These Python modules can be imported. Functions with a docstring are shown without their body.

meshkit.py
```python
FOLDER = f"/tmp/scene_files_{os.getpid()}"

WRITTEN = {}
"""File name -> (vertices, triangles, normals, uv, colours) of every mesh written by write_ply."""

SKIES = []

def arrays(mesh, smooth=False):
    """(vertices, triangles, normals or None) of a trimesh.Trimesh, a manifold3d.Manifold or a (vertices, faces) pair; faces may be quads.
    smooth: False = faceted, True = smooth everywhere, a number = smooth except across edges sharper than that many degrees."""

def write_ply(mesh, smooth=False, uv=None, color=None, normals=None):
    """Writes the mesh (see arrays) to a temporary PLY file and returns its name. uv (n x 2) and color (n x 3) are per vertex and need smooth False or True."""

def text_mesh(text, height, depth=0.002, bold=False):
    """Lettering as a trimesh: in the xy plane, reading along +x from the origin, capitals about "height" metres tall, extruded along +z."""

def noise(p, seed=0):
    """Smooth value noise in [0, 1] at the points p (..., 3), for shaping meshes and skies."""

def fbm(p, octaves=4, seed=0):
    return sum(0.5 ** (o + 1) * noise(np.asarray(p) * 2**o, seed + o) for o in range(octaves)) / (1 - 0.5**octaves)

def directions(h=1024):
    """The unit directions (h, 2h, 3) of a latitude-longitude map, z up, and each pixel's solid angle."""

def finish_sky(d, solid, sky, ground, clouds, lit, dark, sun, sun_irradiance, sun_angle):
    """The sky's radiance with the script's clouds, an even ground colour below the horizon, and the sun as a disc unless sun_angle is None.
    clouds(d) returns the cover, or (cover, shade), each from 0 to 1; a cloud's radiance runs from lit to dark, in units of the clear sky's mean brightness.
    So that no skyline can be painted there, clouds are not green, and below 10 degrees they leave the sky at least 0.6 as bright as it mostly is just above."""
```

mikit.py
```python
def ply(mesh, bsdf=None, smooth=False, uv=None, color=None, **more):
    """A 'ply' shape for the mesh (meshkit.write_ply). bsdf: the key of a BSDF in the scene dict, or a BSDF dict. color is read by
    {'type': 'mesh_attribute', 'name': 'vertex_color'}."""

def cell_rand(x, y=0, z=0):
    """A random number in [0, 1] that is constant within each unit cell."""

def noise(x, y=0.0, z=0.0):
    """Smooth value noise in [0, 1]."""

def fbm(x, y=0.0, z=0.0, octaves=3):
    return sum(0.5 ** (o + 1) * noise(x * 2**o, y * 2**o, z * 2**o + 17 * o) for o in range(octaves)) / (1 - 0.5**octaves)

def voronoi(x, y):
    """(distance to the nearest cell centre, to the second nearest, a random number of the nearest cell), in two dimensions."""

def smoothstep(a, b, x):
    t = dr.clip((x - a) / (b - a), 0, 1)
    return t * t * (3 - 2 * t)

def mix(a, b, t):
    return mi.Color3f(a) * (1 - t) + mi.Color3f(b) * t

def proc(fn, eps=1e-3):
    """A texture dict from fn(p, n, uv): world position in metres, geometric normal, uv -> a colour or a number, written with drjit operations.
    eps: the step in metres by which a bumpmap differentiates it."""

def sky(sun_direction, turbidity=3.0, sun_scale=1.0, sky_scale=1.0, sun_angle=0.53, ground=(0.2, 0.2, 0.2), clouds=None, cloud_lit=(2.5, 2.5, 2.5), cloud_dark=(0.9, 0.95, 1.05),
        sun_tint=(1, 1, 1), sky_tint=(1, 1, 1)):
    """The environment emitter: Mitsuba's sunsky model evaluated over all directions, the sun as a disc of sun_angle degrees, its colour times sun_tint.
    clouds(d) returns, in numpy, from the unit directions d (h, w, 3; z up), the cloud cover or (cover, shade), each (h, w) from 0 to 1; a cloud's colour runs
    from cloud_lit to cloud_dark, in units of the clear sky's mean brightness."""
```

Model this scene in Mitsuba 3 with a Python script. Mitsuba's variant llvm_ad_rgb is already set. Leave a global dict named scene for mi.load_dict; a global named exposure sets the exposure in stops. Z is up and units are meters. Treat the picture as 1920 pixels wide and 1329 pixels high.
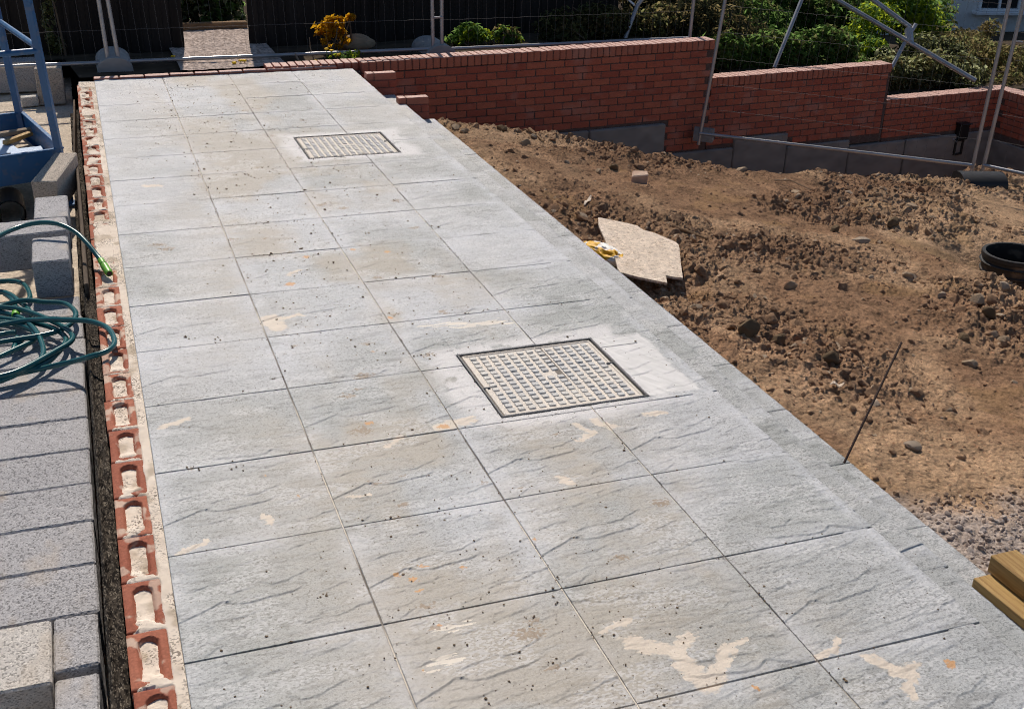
import math, random
import numpy as np, trimesh, mitsuba as mi, drjit as dr
import mikit, meshkit
from meshkit import fbm as nfbm, noise as nnoise
from mikit import noise, fbm, voronoi, cell_rand, smoothstep, mix

T = mi.ScalarTransform4f
scene, labels = {}, {}
random.seed(7)
rng = np.random.default_rng(11)

# ---------------------------------------------------------------- camera, daylight, exposure
CAM, AIM, UP = (0.0, 0.0, 2.29597), (0.31296, 0.85252, 1.87730), (0.1219, 0.4012, 0.9078)
scene['camera'] = {'type': 'perspective', 'fov': 47.22, 'fov_axis': 'x', 'near_clip': 0.05, 'far_clip': 300.0,
                   'to_world': T().look_at(origin=list(CAM), target=list(AIM), up=list(UP))}
SUN_EL, SUN_AZ = math.radians(50), math.radians(6)
scene['sky'] = mikit.sky((math.sin(SUN_AZ) * math.cos(SUN_EL), math.cos(SUN_AZ) * math.cos(SUN_EL), math.sin(SUN_EL)), turbidity=3.0, sky_scale=0.68, sun_tint=(0.905, 0.985, 1.15), sky_tint=(1.07, 1.0, 0.92))
exposure = 1.72

# ---------------------------------------------------------------- helpers
used = {}
def numbered(key):
    n = used.get(key, 0)
    used[key] = n + 1
    return key if n == 0 else f'{key}_{n:03d}'

def tag(key, label=None, cat=None, group=None, kind=None):
    d = labels.setdefault(key, {})
    for k, v in (('label', label), ('category', cat), ('group', group), ('kind', kind)):
        if v: d[k] = v
    return key

def thing(name, label, cat, group=None):
    return tag(numbered(name), label, cat, group)

def part(parent, name, shape, label=None, kind=None):
    k = numbered(f'{parent}__{name}')
    scene[k] = shape
    if label or kind: tag(k, label, None, None, kind)
    return k

def single(name, shape, label, cat, group=None, kind=None):
    k = numbered(name)
    scene[k] = shape
    return tag(k, label, cat, group, kind)

class MB:
    def __init__(s): s.v, s.f, s.n = [], [], 0
    def add(s, m):
        v, f = (m.vertices, m.faces) if hasattr(m, 'vertices') else m
        v, f = np.asarray(v, float), np.asarray(f, int)
        if f.shape[1] == 4: f = np.vstack([f[:, [0, 1, 2]], f[:, [0, 2, 3]]])
        s.v.append(v); s.f.append(f + s.n); s.n += len(v)
        return s
    def mesh(s): return np.vstack(s.v), np.vstack(s.f)

def rz(a):
    c, s = math.cos(a), math.sin(a)
    return np.array([[c, -s, 0], [s, c, 0], [0, 0, 1]])

def moved(m, loc=(0, 0, 0), rot=None):
    v, f = (m.vertices, m.faces) if hasattr(m, 'vertices') else m
    v = np.asarray(v, float)
    if rot is not None: v = v @ np.asarray(rot).T
    return v + np.asarray(loc), np.asarray(f)

def cbox(sx, sy, sz, c=0.004, jit=0.0, seed=0):
    """Box centred in x and y, standing on z = 0, edges chamfered."""
    r = np.random.default_rng(seed)
    pts = []
    for a in (-1, 1):
        for b in (-1, 1):
            for d in (-1, 1):
                o = r.normal(0, jit, 3) if jit else np.zeros(3)
                hx, hy, hz = sx / 2, sy / 2, sz / 2
                pts += [np.array([a * hx, b * (hy - c), d * (hz - c)]) + o, np.array([a * (hx - c), b * hy, d * (hz - c)]) + o, np.array([a * (hx - c), b * (hy - c), d * hz]) + o]
    h = trimesh.convex.convex_hull(np.array(pts) + [0, 0, sz / 2])
    return h.vertices, h.faces

def catmull(p, n=8):
    p = np.asarray(p, float)
    q = np.vstack([2 * p[0] - p[1], p, 2 * p[-1] - p[-2]])
    out = []
    for i in range(1, len(q) - 2):
        t = np.linspace(0, 1, n, endpoint=False)[:, None]
        out.append(0.5 * (2 * q[i] + (q[i + 1] - q[i - 1]) * t + (2 * q[i - 1] - 5 * q[i] + 4 * q[i + 1] - q[i + 2]) * t**2 + (3 * q[i] - q[i - 1] - 3 * q[i + 1] + q[i + 2]) * t**3))
    return np.vstack(out + [p[-1:]])

def tube(path, r, n=10, caps=True):
    p = np.asarray(path, float)
    d = np.gradient(p, axis=0); d /= np.linalg.norm(d, axis=1, keepdims=True) + 1e-12
    u = np.cross(d[0], [0.3, 0.2, 0.93]); u /= np.linalg.norm(u)
    rs = np.broadcast_to(r, len(p))
    v = []
    for i in range(len(p)):
        u = u - d[i] * (u @ d[i]); u /= np.linalg.norm(u)
        w = np.cross(d[i], u)
        a = np.arange(n) * 2 * np.pi / n
        v.append(p[i] + rs[i] * (np.cos(a)[:, None] * u + np.sin(a)[:, None] * w))
    v = np.vstack(v); f = []
    for i in range(len(p) - 1):
        for k in range(n):
            a, b = i * n + k, i * n + (k + 1) % n
            f += [[a, b, b + n], [a, b + n, a + n]]
    if caps:
        v = np.vstack([v, p[:1], p[-1:]]); c0, c1 = len(v) - 2, len(v) - 1
        for k in range(n):
            f.append([c0, (k + 1) % n, k]); f.append([c1, (len(p) - 1) * n + k, (len(p) - 1) * n + (k + 1) % n])
    return v, np.array(f)

def grid(xs, ys, z, skirt=None):
    """Heightfield on the grid of xs, ys (z has shape len(ys), len(xs)); skirt = z of its lower rim."""
    X, Y = np.meshgrid(xs, ys)
    nx, ny = len(xs), len(ys)
    v = np.stack([X, Y, z], -1).reshape(-1, 3)
    i = np.arange(nx * ny).reshape(ny, nx)
    f = np.stack([i[:-1, :-1], i[:-1, 1:], i[1:, 1:], i[1:, :-1]], -1).reshape(-1, 4)
    f = np.vstack([f[:, [0, 1, 2]], f[:, [0, 2, 3]]])
    if skirt is not None:
        ring = np.concatenate([i[0, :-1], i[:-1, -1], i[-1, :0:-1], i[:0:-1, 0]])
        low = v[ring].copy(); low[:, 2] = skirt
        k = len(v) + np.arange(len(ring)); v = np.vstack([v, low])
        r2, k2 = np.roll(ring, -1), np.roll(k, -1)
        f = np.vstack([f, np.stack([ring, k, k2], -1), np.stack([ring, k2, r2], -1)])
    return v, f

def sst(a, b, x):
    t = np.clip((x - a) / (b - a), 0, 1)
    return t * t * (3 - 2 * t)

def at(shape, loc, rotz=0.0, more=None):
    m = T().translate(list(map(float, loc))).rotate([0, 0, 1], math.degrees(rotz))
    if more is not None: m = m @ more
    return {**shape, 'to_world': m}

# ---------------------------------------------------------------- materials
def mat(name, color, rough=0.75, bump=None, height=0.002, spec=0.35, eps=1e-3, **kw):
    col = mikit.proc(color) if callable(color) else {'type': 'rgb', 'value': list(color)}
    b = {'type': 'principled', 'base_color': col, 'roughness': rough, 'specular': spec, **kw}
    if bump is not None:
        b = {'type': 'bumpmap', 'arbitrary': mikit.proc(bump, eps), 'scale': height, 'bsdf': b}
    scene[name] = {'type': 'twosided', 'bsdf': b}
    return name

C3 = lambda a, b, c: mi.Color3f(a, b, c)

def seg_d(x, y, ax, ay, bx, by):
    dx, dy = bx - ax, by - ay
    t = dr.clip(((x - ax) * dx + (y - ay) * dy) / (dx * dx + dy * dy + 1e-9), 0, 1)
    return dr.sqrt(dr.square(x - ax - t * dx) + dr.square(y - ay - t * dy))

# mortar smears, clay and mud stains on the paving (world metres)
SMEARS = [(1.36, 2.585, 1.47, 2.50, .035), (1.47, 2.50, 1.545, 2.56, .026), (1.47, 2.49, 1.48, 2.34, .036), (1.485, 2.335, 1.54, 2.37, .036), (1.54, 2.38, 1.63, 2.46, .028), (1.63, 2.46, 1.69, 2.485, .014), (1.30, 2.665, 1.40, 2.69, .014),
          (2.02, 2.29, 2.075, 2.19, .03), (2.075, 2.18, 2.12, 2.22, .028), (2.05, 2.15, 2.04, 2.11, .02), (1.88, 2.345, 1.95, 2.355, .015), (1.95, 2.355, 1.975, 2.39, .014),
          (.71, 5.42, .73, 5.30, .05), (.72, 5.40, .86, 5.42, .018), (1.735, 3.945, 1.77, 3.86, .02), (1.78, 3.855, 1.70, 3.81, .018), (1.83, 3.95, 1.87, 3.88, .025), (1.515, 3.56, 1.535, 3.515, .018),
          (1.20, 4.09, 1.33, 4.11, .035), (2.05, 3.935, 2.14, 3.93, .016), (.405, 3.64, .42, 3.59, .016), (.10, 3.49, .19, 3.53, .016), (.72, 3.67, .80, 3.655, .012), (.11, 4.42, .22, 4.46, .02), (.28, 7.9, .36, 7.88, .03), (.9, 6.0, .96, 6.05, .02), (.95, 4.0, 1.02, 4.05, .018)]
STREAKS = [(.74, 2.66, .83, 2.69, .035), (.80, 2.82, .93, 2.83, .02), (1.42, 5.10, 1.82, 5.05, .055)]
CLAY = [(.770, 3.134, .013), (.807, 3.097, .022), (.815, 3.045, .012), (.863, 3.159, .016), (.99, 3.121, .018), (1.209, 4.086, .030), (.885, 5.86, .035), (1.10, 4.89, .02), (.457, 3.92, .014), (.545, 3.73, .014), (.82, 2.85, .014), (.715, 2.66, .016), (2.24, 2.19, .03), (1.28, 5.27, .03), (1.31, 6.3, .03), (1.05, 6.25, .03), (1.5, 6.2, .03), (1.27, 3.2, .012), (1.62, 2.28, .012), (.92, 4.2, .022)]
MUD = [(round(random.Random(i).uniform(.68, 1.85), 3), round(random.Random(i + 99).uniform(2.6, 10.4), 3), .010 + .020 * random.Random(i + 300).random()) for i in range(34)] + [(.845, 3.484, .016), (.895, 3.562, .016), (1.11, 2.773, .02), (1.087, 2.554, .016), (.26, 6.68, .04), (.31, 6.60, .03), (1.10, 4.99, .02), (1.32, 5.30, .022), (1.55, 5.26, .024), (1.352, 3.535, .012), (1.63, 3.884, .015), (1.08, 2.72, .035), (.88, 4.15, .035), (.2, 4.05, .012), (1.0, 4.65, .03)]

def stains(x, y):
    n1, n2 = noise(x * 34, y * 34, 3.0) - .5, noise(x * 34, y * 34, 9.0) - .5
    n3 = noise(x * 95, y * 140, 5.0) - .5
    n4 = noise(x * 140, y * 95, 8.0) - .5
    wx, wy = x + .024 * n1 + .014 * n3, y + .022 * n2 + .014 * n4
    cream, streak, clay, mud = mi.Float(0), mi.Float(0), mi.Float(0), mi.Float(0)
    for a, b, c, d, r in SMEARS: cream = dr.maximum(cream, 1 - seg_d(wx, wy, a, b, c, d) / (1.12 * r))
    for a, b, c, d, r in STREAKS: streak = dr.maximum(streak, 1 - seg_d(wx, wy, a, b, c, d) / r)
    for a, b, r in CLAY: clay = dr.maximum(clay, 1 - dr.sqrt(dr.square(wx - a) + dr.square(wy - b)) / r)
    for a, b, r in MUD: mud = dr.maximum(mud, 1 - dr.sqrt(dr.square((wx - a) * .62) + dr.square(wy - b)) / (1.4 * r))
    return cream, streak, clay, mud

def slab_color(p, n, uv):
    x, y = p.x, p.y
    tx, ty = (x - .0577) / .6012, (y - 2.905) / .57373
    ix, iy = dr.floor(tx), dr.floor(ty)
    fx, fy = tx - ix, ty - iy
    r1 = cell_rand(ix, iy, 3)
    big = fbm(x * 2.1, y * 2.1, 1.0)
    c = mix((.280, .296, .294), (.365, .374, .386), dr.clip(r1 * .55 + big * .8 - .15, 0, 1))
    sp = noise(x * 330, y * 360)
    c = c * (.78 + .40 * sp) * (1 - .34 * smoothstep(.62, .80, noise(x * 150, y * 210, 3.0)))
    vein = smoothstep(.58, .74, fbm(x * 13 + 3, y * 60))
    c = c * (1 - .26 * vein)
    down = smoothstep(2.438, 2.450, x)
    c = c * (1 - .05 * down)
    e = dr.minimum(dr.minimum(fx, 1 - fx), dr.minimum(fy, 1 - fy)) * .58
    patch = fbm(x * 3.7 + 7, y * 3.7)
    haze = smoothstep(.13, .0, e + .10 * (patch - .45)) * smoothstep(.36, .62, patch) + smoothstep(.52, .74, fbm(x * 1.25 + 3, y * 1.15 + 9, 4.0)) * .75
    lip = smoothstep(.045, .0, dr.minimum(dr.minimum(dr.abs(x - 2.432), dr.abs(x - 2.715)), dr.abs(x - 2.985)))
    haze = haze * (1 - .25 * down) + 1.3 * lip * .22 * smoothstep(.38, .66, fbm(x * 18, y * 5, 5.0))
    haze = haze * (.55 + .45 * smoothstep(.35, .6, noise(x * 140, y * 150, 6.0)))
    c = mix(c, (.50, .515, .555), dr.clip(haze + .55 * smoothstep(6.0, 9.0, y) * smoothstep(1.6, .2, x), 0, 1) * .62)  # cement haze, plus sun glare painted in as whitening towards the far left
    silt = 1.25 * smoothstep(.34, .62, fbm(x * 2.3 + 31, y * 1.5 + 5, 2.0)) * dr.exp(-dr.square((x - 1.1) / .62))
    silt = silt + .55 * smoothstep(.5, .7, fbm(x * 4 + 11, y * 2 + 5, 7.0)) * smoothstep(.4, 1.2, x) * smoothstep(2.3, 1.6, x)
    c = mix(c, (.335, .288, .225), dr.clip(silt * (.55 + .9 * fbm(x * 14, y * 30, 6.0)), 0, 1) * .60)
    chalk = smoothstep(.50, .66, fbm(x * 6 + 2, y * 11, 15.0)) * smoothstep(.42, .62, noise(x * 120, y * 190, 7.0))
    c = mix(c, (.53, .53, .54), .42 * chalk)
    far = smoothstep(7.5, 10.0, y) * smoothstep(1.7, 2.5, x)
    c = mix(c, (.46, .42, .35), far * .30 * smoothstep(.3, .6, fbm(x * 5, y * 4, 2.0)))
    # cement bedding smeared round the two covers
    for cy, h in ((4.418, .34), (8.60, .33)):
        q = dr.maximum(dr.abs(x - 1.80) - .39, dr.abs(y - cy) - h)
        c = mix(c, mix((.46, .45, .45), (.60, .59, .60), sp), .9 * smoothstep(.14, .02, q + .14 * (patch - .5)) * smoothstep(.30, .50, fbm(x * 16, y * 12, 8.0) + .14))
    qx = dr.maximum(dr.abs(x - 2.275) - .115, dr.abs(y - 4.405) - .315) + .05 * (patch - .5) + .02 * (noise(x * 60, y * 40) - .5)
    trowel = fbm((x + .5 * y) * 55, (y - .5 * x) * 7, 4.0)
    c = mix(c, mix((.47, .465, .46), (.64, .63, .63), trowel), .9 * smoothstep(.022, -.012, qx))
    cream, streak, clay, mud = stains(x, y)
    brk = fbm(x * 30, y * 75, 2.0)
    c = mix(c, (.52, .46, .39), .45 * smoothstep(-.10, .25, cream * 1.2 + .7 * (brk - .55) * smoothstep(0, .1, cream)) * smoothstep(0, .12, cream))
    c = c * (1 - .0 * cream)
    c = mix(c, mix((.50, .425, .345), (.64, .55, .455), brk), .86 * (.62 + .38 * sp) * smoothstep(.10, .36, cream + 1.0 * (brk - .5) * smoothstep(0, .2, cream)))
    c = mix(c, (.64, .58, .50), .8 * smoothstep(.12, .25, streak * smoothstep(.45, .60, fbm(x * 12, y * 95, 3.0))))
    gr = noise(x * 150, y * 150, 2.0)
    c = mix(c, (.50, .235, .06), .75 * smoothstep(.25, .55, clay + .5 * (gr - .5)))
    c = mix(c, (.23, .165, .11), .75 * smoothstep(.35, .75, mud * 1.05 + 1.0 * (gr - .5) * smoothstep(0, .2, mud) + .5 * (brk - .5) * smoothstep(0, .2, mud)))
    d1, d2, rr = voronoi(x * 38, y * 38)
    many = smoothstep(.35, .75, fbm(x * 1.6, y * 1.3, 12.0))
    c = mix(c, (.085, .065, .05), .9 * smoothstep(.11, .07, d1) * dr.select(rr > 1 - .16 * many - .02, 1.0, 0.0))
    return c

def slab_bump(p, n, uv):
    return .55 * noise(p.x * 170, p.y * 170) + .45 * noise(p.x * 60, p.y * 190, 4.0)

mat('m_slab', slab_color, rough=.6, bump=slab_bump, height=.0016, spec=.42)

def cement_color(p, n, uv):
    k = fbm(p.x * 25, p.y * 25, p.z * 25)
    c = mix((.60, .51, .42), (.70, .62, .53), k)
    d = smoothstep(.58, .70, noise(p.x * 190, p.y * 190, p.z * 60)) * smoothstep(.40, .65, fbm(p.x * 9, p.y * 6, 3.0))
    c = mix(c, (.14, .11, .085), .85 * d)
    return mix(c, (.34, .27, .19), .6 * smoothstep(.55, .7, fbm(p.x * 11, p.y * 9, 8.0)))
mat('m_mortar', cement_color, rough=.9, bump=lambda p, n, uv: fbm(p.x * 130, p.y * 130, p.z * 130), height=.003, spec=.2)

def bed_color(p, n, uv):
    k = smoothstep(.30, .5, fbm(p.x * 7, p.y * 2.2, 1.0))
    return mix((.20, .18, .16), (.62, .57, .50), k)
mat('m_bed', bed_color, rough=.95, spec=.1)

def brick_color(p, n, uv):
    r = fbm(p.x * 9, p.y * 9, p.z * 9)
    b = mix((.30, .098, .058), (.37, .140, .088), r)
    b = b * (.82 + .36 * noise(p.x * 160, p.y * 160, p.z * 160))
    return mix(b, (.55, .43, .34), .8 * smoothstep(.53, .66, fbm(p.x * 22, p.y * 16, p.z * 26)))
mat('m_brick_dark', lambda p, n, uv: brick_color(p, n, uv) * mi.Color3f(.86, .80, .80), rough=.85, bump=lambda p, n, uv: fbm(p.x * 120, p.y * 120, p.z * 120), height=.0025, spec=.25)
rough_bump = lambda p, n, uv: fbm(p.x * 140, p.y * 140, p.z * 140)
mat('m_brick', brick_color, rough=.85, bump=rough_bump, height=.002, spec=.25)

def wall_brick_color(lo, hi):
    def f(p, n, uv):
        r = fbm(p.x * 14, p.y * 14, p.z * 14)
        b = mix(lo, hi, r) * (.85 + .3 * noise(p.x * 120, p.y * 120, p.z * 120))
        return mix(b, (.42, .30, .26), .22 * smoothstep(.55, .75, fbm(p.x * 5, p.y * 5, p.z * 5)))
    return f
mat('m_wall_a', wall_brick_color((.325, .084, .050), (.375, .108, .066)), rough=.8, bump=rough_bump, height=.0015, spec=.3)
mat('m_wall_b', wall_brick_color((.28, .071, .045), (.33, .088, .056)), rough=.8, bump=rough_bump, height=.0015, spec=.3)
mat('m_wall_c', wall_brick_color((.355, .100, .058), (.40, .124, .074)), rough=.8, bump=rough_bump, height=.0015, spec=.3)
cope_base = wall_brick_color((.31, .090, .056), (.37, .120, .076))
mat('m_coping', lambda p, n, uv: mix(cope_base(p, n, uv), (.52, .345, .295), .85 * smoothstep(.55, .9, n.z)), rough=.5, bump=rough_bump, height=.0012, spec=.4)  # upward faces paler: sun glare and mortar dust put into the colour
mat('m_wall_joint', lambda p, n, uv: mix((.085, .055, .05), (.125, .088, .078), noise(p.x * 50, p.y * 50, p.z * 50)), rough=.95, spec=.1)

def block_color(lo, hi):
    def f(p, n, uv):
        a = noise(p.x * 300, p.y * 300, p.z * 300); b = noise(p.x * 185, p.y * 185, p.z * 185 + 9)
        k = fbm(p.x * 3, p.y * 3, p.z * 3)
        c = mix(lo, hi, k)
        c = c * (1.0 + .30 * smoothstep(.5, .75, a) - .52 * smoothstep(.50, .80, b))
        return mix(c, (.46, .38, .29), .3 * smoothstep(.54, .70, fbm(p.x * 9 + 4, p.y * 4, p.z * 4)))
    return f
blk_bump = lambda p, n, uv: .6 * noise(p.x * 185, p.y * 185, p.z * 185 + 9) + .4 * noise(p.x * 80, p.y * 80, p.z * 80)
mat('m_block', block_color((.300, .296, .305), (.375, .368, .375)), rough=.95, bump=lambda p, n, uv: -blk_bump(p, n, uv), height=.0035, spec=.15)
mat('m_block_pale', block_color((.43, .405, .375), (.49, .465, .435)), rough=.95, bump=lambda p, n, uv: -blk_bump(p, n, uv), height=.003, spec=.15)
mat('m_block_warm', block_color((.33, .29, .25), (.40, .35, .30)), rough=.95, bump=lambda p, n, uv: -blk_bump(p, n, uv), height=.003, spec=.15)
mat('m_footing', lambda p, n, uv: mix((.16, .148, .14), (.31, .285, .26), fbm(p.x * 6, p.y * 6, p.z * 9)), rough=.95, bump=rough_bump, height=.003, spec=.15)

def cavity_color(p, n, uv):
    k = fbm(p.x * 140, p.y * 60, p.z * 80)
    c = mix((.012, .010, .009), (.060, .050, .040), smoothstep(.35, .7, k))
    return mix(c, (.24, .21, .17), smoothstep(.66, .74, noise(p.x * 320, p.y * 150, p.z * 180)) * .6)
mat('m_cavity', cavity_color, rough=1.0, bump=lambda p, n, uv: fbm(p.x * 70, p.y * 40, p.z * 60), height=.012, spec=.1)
def board_color(lo, hi, sx, sy, sz):
    def f(p, n, uv):
        g = fbm(p.x * sx, p.y * sy, p.z * sz)
        return mix(lo, hi, g) * (.8 + .4 * noise(p.x * sx * 3, p.y * sy * 3, p.z * sz * 3))
    return f
mat('m_old_board', board_color((.055, .042, .034), (.16, .125, .095), 60, 4, 30), rough=.9, bump=lambda p, n, uv: fbm(p.x * 90, p.y * 8, p.z * 60), height=.003, spec=.15)

def pine_color(p, n, uv):
    g = fbm(p.x * 60 + p.z * 20, p.y * 5, p.z * 60)
    c = mix((.235, .135, .040), (.47, .31, .125), g)
    ring = smoothstep(.55, .7, noise(p.x * 110, p.y * 3.5, p.z * 110))
    return mix(c, (.20, .105, .030), .5 * ring)
mat('m_pine', pine_color, rough=.6, bump=lambda p, n, uv: fbm(p.x * 120, p.y * 10, p.z * 120), height=.001, spec=.3)

def osb_color(p, n, uv):
    c = mix((.52, .425, .335), (.64, .545, .455), fbm(p.x * 8, p.y * 8, p.z * 8))
    for k, (sx, sy) in enumerate(((70, 16), (18, 60), (48, 40))):
        d1, d2, r = voronoi(p.x * sx + k * 5, p.y * sy + k * 3)
        c = c * (.90 + .20 * r) * (1 - .22 * smoothstep(.08, .0, d2 - d1))
    return mix(c, (.20, .13, .08), .5 * smoothstep(.62, .74, fbm(p.x * 60, p.y * 60, 2.0)))
mat('m_osb', osb_color, rough=.75, spec=.25)

def soil_zone(x, y):
    rough = smoothstep(.44, .60, fbm(x * .85 + 2, y * .85 + 1, 3.0))
    for a, b, sx, sy in ((3.55, 7.6, .5, .8), (4.6, 6.9, .9, .55), (3.75, 5.2, .5, .8), (5.6, 5.4, .7, .7), (4.9, 9.7, 1.0, .4)):
        rough = dr.maximum(rough, dr.exp(-dr.square((x - a) / sx) - dr.square((y - b) / sy)))
    return rough

def soil_color(p, n, uv):
    x, y = p.x, p.y
    ro = soil_zone(x, y)
    c = mix((.335, .222, .138), (.215, .129, .078), ro)
    c = c * (.50 + 1.0 * fbm(x * 7, y * 7, p.z * 7))
    c = c * (.66 + .68 * noise(x * 70, y * 70, p.z * 70)) * (.66 + .70 * noise(x * 190, y * 190, p.z * 190))
    d1, d2, r = voronoi(x * 44, y * 44)
    c = mix(c, mix((.40, .31, .22), (.27, .13, .07), r * 1.6 - .6), .8 * smoothstep(.30, .18, d1) * dr.select(r > .74, 1.0, 0.0))
    yel = smoothstep(.62, .74, fbm(x * 2.6 + 5, y * 2.6, 7.0))
    c = mix(c, (.30, .185, .085), yel * .30)
    gravel = smoothstep(3.62, 3.30, y + .45 * (fbm(x * 4, y * 4, 1.0) - .5) + .12 * (x - 3.4))
    g2 = mix((.24, .195, .165), (.44, .375, .335), noise(x * 80, y * 80, 3.0))
    return mix(c, g2, gravel * .9)
mat('m_soil', soil_color, rough=1.0, bump=lambda p, n, uv: fbm(p.x * 60, p.y * 60, p.z * 60, octaves=4), height=.020, spec=.08)
def clod_color(p, n, uv):
    r = cell_rand(dr.floor(p.x * 30), dr.floor(p.y * 30), 1)
    ro = soil_zone(p.x, p.y)
    c = mix(mix((.325, .215, .134), (.225, .138, .086), ro), (.165, .103, .066), r)
    c = mix(c, (.40, .32, .235), dr.select(r > .93, .7, 0.0))
    gravel = smoothstep(3.62, 3.30, p.y + .12 * (p.x - 3.4))
    c = mix(c, mix((.22, .17, .145), (.50, .44, .40), r), gravel * .9)
    return c * (.66 + .68 * noise(p.x * 120, p.y * 120, p.z * 120))
mat('m_clod', clod_color, rough=1.0, spec=.08)
mat('m_stone', lambda p, n, uv: mix((.19, .135, .088), (.36, .275, .195), fbm(p.x * 14, p.y * 14, p.z * 14)), rough=.95, bump=rough_bump, height=.004, spec=.15)
mat('m_stone_grey', lambda p, n, uv: mix((.20, .155, .115), (.36, .29, .225), fbm(p.x * 14, p.y * 14, p.z * 14)), rough=.95, bump=rough_bump, height=.004, spec=.15)
mat('m_stone_dark', lambda p, n, uv: mix((.075, .055, .035), (.17, .12, .075), fbm(p.x * 18, p.y * 18, p.z * 18)), rough=1., bump=rough_bump, height=.005, spec=.1)
mat('m_crumb', lambda p, n, uv: mix((.095, .068, .045), (.23, .17, .115), noise(p.x * 130, p.y * 130, 2.0)), rough=1., spec=.1)
mat('m_half_brick', lambda p, n, uv: mix((.40, .26, .19), (.52, .41, .33), fbm(p.x * 16, p.y * 16, p.z * 16)), rough=.95, bump=rough_bump, height=.003, spec=.15)

def iron_color(p, n, uv):
    k = smoothstep(.34, .62, fbm(p.x * 7, p.y * 7, 1.0) + .12 * (noise(p.x * 90, p.y * 90) - .5))
    return mix((.62, .57, .51), (.66, .60, .53), k)
mat('m_plate', iron_color, rough=.8, bump=lambda p, n, uv: fbm(p.x * 150, p.y * 150), height=.0015, spec=.3)
mat('m_stud', lambda p, n, uv: mix((.42, .42, .42), (.47, .455, .43), smoothstep(.36, .62, fbm(p.x * 6, p.y * 6, 1.0))) * (.85 + .3 * noise(p.x * 120, p.y * 120)), rough=.55, spec=.4)
mat('m_iron', (.11, .11, .115), rough=.55, spec=.4)
mat('m_rust', (.035, .018, .014), rough=.8, spec=.3)

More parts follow.
